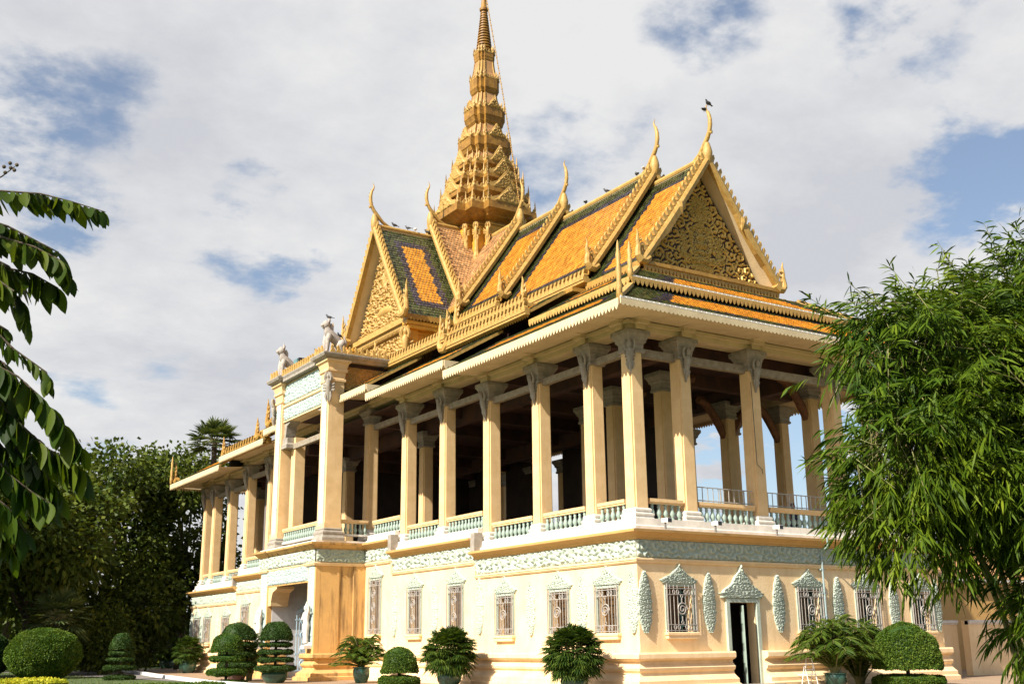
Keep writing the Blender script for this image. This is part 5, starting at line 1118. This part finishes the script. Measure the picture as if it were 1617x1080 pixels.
# bamboo ------------------------------------------------------------------------
def bamboo():
    t = thing('bamboo', 'dense bamboo clump with narrow bright leaves filling the right side', 'bamboo', (-11.0, -22.3, 0)); L = t.location
    E = [(-13.35, -22.4, 5.25, 1.05, 1.0, .75), (-13.5, -22.25, 4.05, 1.0, 1.0, .95), (-13.35, -22.15, 3.3, .95, .9, .72), (-12.75, -22.6, 3.7, 1.0, .95, .85), (-12.1, -22.6, 5.35, 1.3, 1.2, 1.0), (-11.9, -22.8, 3.55, 1.3, 1.2, 1.0), (-11.2, -23.0, 4.5, 1.5, 1.4, 1.9), (-12.45, -22.7, 4.6, 1.5, 1.3, 1.3), (-11.85, -22.95, 2.15, .8, .7, .95), (-11.0, -23.2, 3.3, 1.2, 1.2, 1.25), (-11.3, -23.1, 6.0, 1.3, 1.2, 1.0)]
    vol = np.array([a*b*c for *_, a, b, c in E])**(2/3); nc = 640; k = rng.choice(len(E), nc, p=vol/vol.sum()); Eb = np.array(E)[k]; dc_ = sph(nc)
    cc = Eb[:, :3]+dc_*Eb[:, 3:]*(.30+.70*rng.random((nc, 1))**.4)*rng.uniform(.92, 1.08, (nc, 1)); per = rng.integers(9, 24, nc); ns = int(per.sum())
    d = np.repeat(dc_, per, 0); c = np.repeat(cc, per, 0)+rng.normal(size=d.shape)*np.array([.14, .14, .11]); c[:, 2] -= .10*np.hypot(*(rng.normal(size=(2, ns))))
    dirs = unit(d*.7+np.array([0, 0, -.35])+rng.normal(size=d.shape)*.45)
    nf = 2300; kf = rng.choice(len(E), nf, p=vol/vol.sum()); Ef = np.array(E)[kf]; df = sph(nf); cf = Ef[:, :3]+df*Ef[:, 3:]*(.86*rng.random((nf, 1))**.4)
    c = np.concatenate([c, cf]); dirs = np.concatenate([dirs, unit(df*.6+np.array([0, 0, -.3])+rng.normal(size=df.shape)*.6)]); ns += nf
    # stray sprays breaking the outline
    PP, DD, UU, RN = [], [], [], []; tw = MB()
    for i in range(ns):
        p = c[i]; v = dirs[i]; s = np.cross(v, [0, 0, 1.]); s /= np.linalg.norm(s)+1e-9; rn = rng.random()
        for q in range(rng.integers(5, 10)):
            f = q*.042; a = rng.uniform(-1.05, 1.05); PP.append(p+v*f); DD.append(v*math.cos(a)+s*math.sin(a)+np.array([0, 0, -.25])); RN.append(rn*.55+rng.random()*.45)
        if i % 9 == 0: tw.tube([Vector(p)-Vector(v)*.5-L, Vector(p)-L, Vector(p+v*.35)-L], [.007, .005, .003], 4)
    n = len(PP); leaves('foliage', np.array(PP), np.array(DD), rng.uniform(.15, .27, n), rng.uniform(.020, .030, n), 'bamboo', t, droop=.3, long=True, rnd=np.array(RN))
    obj('twig', tw, 'culm', t, local=True)
    for i in range(13):
        a = random.uniform(0, 6.28); e = Vector(E[i % len(E)][:3])-L; b0 = Vector((math.cos(a)*.35, math.sin(a)*.35, -.1)); cu = MB()
        cu.tube([b0, b0.lerp(e, .35)+Vector((.2, .1, .5)), b0.lerp(e, .7)+Vector((.1, 0, .45)), e], [.04, .036, .028, .012], 7); obj('culm', cu, 'culm', t, local=True)
    PP, DD = [], []; sp_ = MB()
    for (x0, y0, z0, x1, y1, z1) in ((-13.6, -21.9, 5.2, -14.35, -21.45, 5.95), (-13.4, -22.0, 5.5, -13.9, -21.75, 6.15), (-13.0, -22.2, 5.7, -13.35, -22.0, 6.4), (-12.5, -22.5, 6.0, -12.75, -22.35, 6.75), (-12.0, -22.8, 6.2, -12.2, -22.7, 7.0), (-13.9, -21.8, 3.9, -14.55, -21.4, 3.75), (-13.8, -21.8, 4.9, -14.3, -21.5, 5.1), (-12.0, -22.9, 2.0, -12.1, -22.9, 1.35), (-12.3, -22.8, 2.4, -12.55, -22.7, 1.85)):
        A, B = Vector((x0, y0, z0)), Vector((x1, y1, z1)); sp_.tube([A-L, A.lerp(B, .5)+Vector((0, 0, .06))-L, B-L], [.008, .006, .003], 4)
        for j in range(30):
            p = A.lerp(B, random.random()**.6); v = (B-A).normalized()*.6+Vector(sph(1)[0])*.8+Vector((0, 0, -.2)); PP.append(p); DD.append(v)
    leaves('outer_spray', np.array(PP), np.array(DD), rng.uniform(.15, .26, len(PP)), .024, 'bamboo', t, droop=.3, long=True); obj('outer_twig', sp_, 'culm', t, local=True)
bamboo()
# overhanging branch of a tree standing just left of the camera --------------------
def near_tree():
    t = thing('overhanging_tree', 'tree with large hanging leaflets reaching in from the left edge', 'tree', (-26.2, -26.2, 0)); L = t.location
    O = Vector((-24.655, -26.45, 2.85)); U = Vector((.84, -.543, 0)); K = 1/391.0
    def P(x, y, d=0): return O+U*(x*K)+Vector((0, 0, (540-y)*K))+Vector((.543, .84, 0))*d
    PP, DD, LL, WW = [], [], [], []; tw = MB()
    R_ = [([(-60, 335), (0, 328), (60, 330), (105, 340), (160, 356)], 46, 0), ([(-60, 380), (0, 398), (50, 412), (90, 432), (108, 462)], 52, .05), ([(-60, 420), (0, 440), (40, 448), (80, 470)], 56, .12), ([(-50, 455), (0, 468), (35, 492)], 50, .0), ([(-40, 540), (10, 552), (45, 585), (95, 620), (100, 640)], 34, 0), ([(-50, 590), (0, 600), (50, 625), (90, 660), (125, 705), (150, 735)], 58, .03), ([(-50, 640), (0, 650), (45, 690), (90, 730), (130, 752), (150, 770)], 60, .1), ([(-50, 620), (0, 640), (30, 690), (55, 750), (62, 800)], 60, .15), ([(-50, 700), (0, 720), (40, 770), (80, 800), (105, 815)], 56, .08), ([(-50, 560), (0, 590), (20, 640), (25, 700)], 56, .2), ([(-60, 760), (0, 790), (40, 820), (70, 860)], 56, .12), ([(-60, 830), (-10, 845), (30, 870)], 50, .1), ([(-60, 520), (-10, 530), (15, 545)], 40, .1), ([(-60, 350), (-10, 365), (30, 385), (70, 405)], 50, .15), ([(-70, 440), (-20, 455), (10, 480), (20, 520)], 50, .2), ([(-70, 600), (-20, 620), (10, 670), (30, 730), (35, 770)], 56, .25), ([(-70, 680), (-20, 700), (15, 740), (30, 800)], 56, .28), ([(-70, 780), (-20, 800), (20, 850), (40, 890)], 52, .2), ([(-60, 870), (-10, 885), (20, 905)], 46, .15), ([(-60, 400), (-20, 420), (5, 450)], 50, .25), ([(-60, 640), (0, 665), (40, 720), (80, 770), (100, 800)], 54, .2)]
    for pts, ln, d in R_:
        w3 = [P(x, y, d+.02*i) for i, (x, y) in enumerate(pts)]; tw.tube([p-L for p in w3], [.006-.001*min(4, i) for i in range(len(w3))], 5)
        n = int(sum((w3[i+1]-w3[i]).length for i in range(len(w3)-1))/.024)
        for i in range(n):
            f = (i+.5)/n*(len(w3)-1); j = int(f); p = w3[j].lerp(w3[j+1], f-j); dr = (w3[j+1]-w3[j]).normalized()
            for q in (-1, 1): PP.append(p); DD.append(dr*.45+Vector((0, 0, -.85))+Vector((.543, .84, 0))*q*.75*random.uniform(.4, 1.2)); LL.append(ln*K*random.uniform(.66, 1.0)*(1 if f < len(w3)-1.6 else .75)); WW.append(LL[-1]*.46)
    V, Q, RN = [], [], []
    for p, d, l, w_ in zip(PP, DD, LL, WW):      # oval blades, folded along the midrib and curling at the tip
        d = Vector(d).normalized(); sd = d.cross(Vector((random.gauss(0, 1), random.gauss(0, 1), random.gauss(0, .6)))).normalized(); n_ = sd.cross(d); b0 = len(V); cu = random.uniform(-.05, .30); rn = random.random()
        for k, wk in enumerate((.05, .62, .92, 1.0, .88, .55, .03)):
            f = k/6; c = p+d*(l*f)+n_*(l*cu*f*f)+Vector((0, 0, -.10*l*f*f)); V += [c-sd*(w_*.5*wk)+n_*(w_*.16*wk), c, c+sd*(w_*.5*wk)+n_*(w_*.16*wk)]
        for k in range(6):
            for q in (0, 1): Q.append([b0+k*3+q, b0+k*3+q+1, b0+k*3+q+4, b0+k*3+q+3]); RN.append(rn)
    fastmesh('foliage', [tuple(v) for v in V], Q, 'near', t, RN, smooth=True)
    for i, (a, b_) in enumerate(((335, 250), (480, 420), (600, 520), (720, 640), (830, 760))): tw.tube([P(-60, a)-L, P(-160, b_)-L, P(-300, b_-40)-L], [.006, .012, .02], 6)
    for (x, y) in ((8, 300), (16, 292), (22, 296), (25, 287), (14, 284), (5, 290), (-4, 300)): tw.sphere(P(x, y)-L, .008, .008, .008, 8, 6)
    tw.tube([P(-60, 335)-L, P(-20, 320)-L, P(4, 306)-L, P(22, 290)-L], [.006, .004, .003, .002], 5)
    obj('twig', tw, 'bark', t, local=True)
    b = MB(); b.tube([(0, 0, -.1), (.08, .05, 1.2), (-.02, .1, 2.4), (.1, 0, 3.6), (.3, -.1, 5.0)], [.2, .16, .14, .11, .07], 12); obj('trunk', b, 'bark', t, local=True)
    for z in (2.2, 2.9, 3.4):
        b = MB(); e = P(-300, 540-(z-2.6)*391)-L; b.tube([Vector((0, .05, z-.3)), Vector((.3, 0, z)), e], [.08, .05, .02], 7); obj('branch', b, 'bark', t, local=True)
near_tree()
# ------------------------------------------------------------------ garden walls at the right
def garden_wall(label, x0, x1, y, h, parts=True):
    t = thing('garden_wall', label, 'wall', ((x0+x1)/2, y+.2, 0)); b = MB(); b.box(x0, x1, y, y+.35, -.05, h); obj('wall', b, 'wall', t)
    b = MB(); b.sweep([(-.18, 0), (.03, 0), (.05, .05), (.09, .08), (.09, .17), (.06, .2), (-.18, .2)], [(x1, y), (x0, y)], z=h-.18); obj('coping', b, 'white', t)
garden_wall('short cream garden wall with white coping joining the pavilion corner', W+.05, 20.9, 2.6, 2.42)
garden_wall('long cream garden wall standing forward at the right edge, half behind bamboo', 20.9, 50, 2.0, 2.42)
t = thing('annex_building', 'tan building rising behind the garden wall at the right', 'building', (30, 12, 0))
b = MB(); b.box(19, 52, 9, 16, -.05, 4.6); obj('wall', b, 'ochre', t)
b = MB(); b.sweep([(-.3, 0), (.1, 0), (.3, .1), (.3, .25), (-.3, .3)], [(52, 9), (19, 9), (19, 16)], z=4.6); obj('cornice', b, 'white', t)
b = MB(); b.prism([(0, 8.8, 4.9), (0, 16.2, 4.9), (0, 12.5, 7.2)], (1, 0, 0), 18.8, 33.4); obj('roof', b, 'tpink', t)
# ------------------------------------------------------------------ small things
def spot(x):
    lab = {1.15: 'white spotlight on the cornice right at the pavilion corner', 3.55: 'middle white spotlight on the cornice, below the second end column', 6.7: 'white spotlight on the cornice under the third end column'}[x]
    t = thing('spotlight', lab, 'spotlight', (x, -.30, 5.46+.34), 'spotlights on the cornice'); b = MB()
    b.loft([[(dx-.0, -.22+k, dz+.06*k) for dx, dz in ((-.10*s_, -.08*s_), (.10*s_, -.08*s_), (.10*s_, .08*s_), (-.10*s_, .08*s_))] for k, s_ in ((0, 1.05), (.06, 1.05), (.065, .9), (.36, .8))]); obj('housing', b, 'whitebox', t, local=True)
    b = MB(); b.box(-.085, .085, -.235, -.222, -.07, .07); obj('lens', b, 'darkhouse', t, local=True)
    b = MB(); b.box(-.03, .03, .0, .06, -.30, -.05); obj('bracket', b, 'metal', t, local=True)
for x in (1.15, 3.55, 6.7): spot(x)
b = MB(); b.tube([(9.25, -.10, 5.6), (9.25, -.46, 5.5), (9.25, -.46, 5.15), (9.2, -.14, 5.0), (9.2, -.14, 1.9), (9.2, -.45, 1.2), (9.2, -.66, .1)], .04, 8)
for z in (4.3, 3.4, 2.5): b.box(9.1, 9.3, -.16, -.02, z-.03, z+.03)
obj('drain_pipe', b, 'pipe', PV)
# a wire clipped down the third end column
b = MB(); b.tube([(6.42, .28, 11.6), (6.44, .27, 9.5), (6.45, .27, 8.3), (6.72, .27, 8.1), (6.72, .27, 7.95)], .012, 5); obj('cable', b, 'darkhouse', PV)
def sign_stand():
    t = thing('metal_stand', 'small white metal stand beside the large feathery palm', 'stand', (5.85, -2.2, 0)); b = MB()
    for x in (-.22, .22): b.tube([(x, -.15, 0), (x, 0, .62), (x*.6, .02, 1.0)], .014, 6); b.tube([(x, .25, 0), (x, .05, .75)], .018, 6)
    for z, k in ((.62, 1), (.8, .8), (1.0, .6)): b.tube([(-.22*k, .01, z), (.22*k, .01, z)], .014, 6)
    obj('frame', b, 'whitebox', t, local=True); s = MB(); s.box(-.24, .24, -.08, .34, .44, .47); obj('shelf', s, 'whitebox', t, local=True)
sign_stand()
# person seated behind the balustrade
def person():
    t = thing('person', 'person in dark blue and red seated low behind the end balustrade', 'person', (9.25, 1.25, 5.66)); b = MB()
    b.loft([[(rx*math.cos(a), oy+ry*math.sin(a), z) for a in [k*.5236 for k in range(12)]] for rx, ry, oy, z in ((.20, .17, 0, .45), (.19, .14, 0, .65), (.22, .13, -.02, .85), (.23, .12, -.02, .98), (.10, .08, -.03, 1.06), (.055, .055, -.03, 1.10), (.055, .06, -.04, 1.15), (.075, .095, -.05, 1.20), (.08, .10, -.05, 1.28), (.06, .075, -.04, 1.35), (.01, .01, -.04, 1.37))])
    for s in (-1, 1):
        b.tube([(s*.10, -.02, .52), (s*.12, -.30, .56), (s*.13, -.48, .52), (s*.13, -.46, .28), (s*.13, -.44, .06), (s*.13, -.56, .03)], [.10, .09, .075, .065, .05, .045], 8)
        b.tube([(s*.21, -.02, .96), (s*.25, -.08, .74), (s*.20, -.28, .60)], [.055, .045, .032], 8)
        for k in range(4): b.tube([(s*.20+(k-1.5)*.018, -.28, .60), (s*.19+(k-1.5)*.018, -.35, .59), (s*.19+(k-1.5)*.017, -.385+.006*k, .575)], [.012, .010, .007], 5)
        b.tube([(s*.18, -.29, .60), (s*.145, -.33, .60)], [.012, .008], 5)
    b.tube([(0, -.14, 1.25), (0, -.165, 1.22)], [.016, .012], 6)
    for s in (-1, 1): b.tube([(s*.08, -.04, 1.26), (s*.088, -.04, 1.22)], [.018, .012], 6)
    obj('body', b, 'skin', t, local=True, smooth=60)
    c = MB(); c.loft([[(rx*math.cos(a), oy+ry*math.sin(a), z) for a in [k*.5236 for k in range(12)]] for rx, ry, oy, z in ((.225, .19, 0, .44), (.21, .16, 0, .65), (.24, .15, -.02, .85), (.25, .14, -.02, .97), (.12, .10, -.03, 1.06))]); obj('jacket', c, 'cloth_blue', t, local=True, smooth=60)
    c = MB(); c.tube([(-.2, -.06, 1.0), (0, -.17, .98), (.2, -.06, 1.0)], [.05, .05, .05], 8); obj('red_scarf', c, 'cloth_red', t, local=True, smooth=60)
    c = MB(); c.loft([[(rx*math.cos(a), -.035+ry*math.sin(a), z) for a in [k*.5236 for k in range(12)]] for rx, ry, z in ((.075, .07, 1.22), (.092, .10, 1.29), (.075, .085, 1.36), (.02, .02, 1.39))]); obj('hair', c, 'hair', t, local=True, smooth=60)
    c = MB(); c.sq([(.22, .22, .40), (.22, .22, .44)])
    for x in (-.18, .18):
        for y in (-.18, .18): c.box(x-.02, x+.02, y-.02, y+.02, .0, .40)
    s = thing('stool', 'low wooden stool under the seated person', 'stool', (9.25, 1.25, 5.62)); obj('seat_frame', c, 'brown', s, local=True)
person()
# pigeons
def bird(label, p, ang, m='bird', s=1.0):
    t = thing('pigeon', label, 'bird', p, None, ang); b = MB(); s *= .95
    b.tube([(-.17*s, 0, .13*s), (-.08*s, 0, .14*s), (.03*s, 0, .16*s), (.10*s, 0, .22*s), (.125*s, 0, .28*s), (.15*s, 0, .305*s)], [s*k for k in (.03, .07, .08, .055, .04, .03)], 9)
    b.tube([(.165*s, 0, .305*s), (.205*s, 0, .295*s)], [.014*s, .003], 5)
    for q in (-1, 1): b.tube([(0, q*.03*s, .10*s), (.01*s, q*.03*s, -.01)], [.010*s, .008*s], 5)
    obj('body', b, m, t, local=True, smooth=60)
    w_ = MB()
    for q in (-1, 1): w_.tube([(.06*s, q*.075*s, .18*s), (-.08*s, q*.08*s, .15*s), (-.22*s, q*.035*s, .115*s)], [.045*s, .05*s, .01], 6, flat=.4)
    w_.prism([(-.14*s, -.03*s, .12*s), (-.14*s, .03*s, .12*s), (-.33*s, .045*s, .08*s), (-.33*s, -.045*s, .08*s)], (0, 0, 1), 0, .015); obj('wing', w_, m, t, local=True)
RZ = lambda i: SECT[i][2]+.20
BIRDS = [('grey pigeon on the head of the near stone lion', (PX+.55, YP0+.62, ZL+.12+1.9), 2.6), ('grey pigeon on the back of the near stone lion', (PX+1.2, YP0+.62, ZL+.12+.95), 3.6), ('grey pigeon on the portal ledge left of the near lion', (PX+.3, YP0+1.5, ZL+.3), 2.2),
         ('pigeon perched on the very tip of the nearest roof finial', (XC, 3.55, 25.62), 3.3), ('pigeon perched just below the tip of the nearest roof finial', (XC-.1, 3.72, 25.35), .4),
         ('pigeon on the long ridge, nearest to the second finial', (XC, 8.9, RZ(1)), 1.2), ('white pigeon on the long ridge beside the second finial', (XC, 8.35, RZ(1)+.1), .8, 'birdw'), ('pigeon on the middle of the long ridge', (XC, 11.4, RZ(1)), 2.0), ('pigeon on the far part of the long ridge', (XC, 13.2, RZ(1)), .6),
         ('pigeon on the ridge of the cross gable close to its finial', (2.5, WC, 25.35), 3.0), ('pigeon on the middle of the cross gable ridge', (3.4, WC, 25.35), 2.3), ('pale pigeon on the cross gable ridge', (3.9, WC, 25.35), 1.3, 'birdw'), ('pigeon on the cross gable ridge by the second finial', (4.7, WC, 25.35), 2.7),
         ('pigeon on the right side of the lowest spire tier', (AX+2.0, AY-1.9, 27.3), 5.0), ('pigeon on the right side of the third spire tier', (AX+1.3, AY-1.4, 29.75), 5.5), ('pigeon on the left side of the fourth spire tier', (AX-1.3, AY+.9, 30.85), 2.0)]
for q in BIRDS: bird(*q)
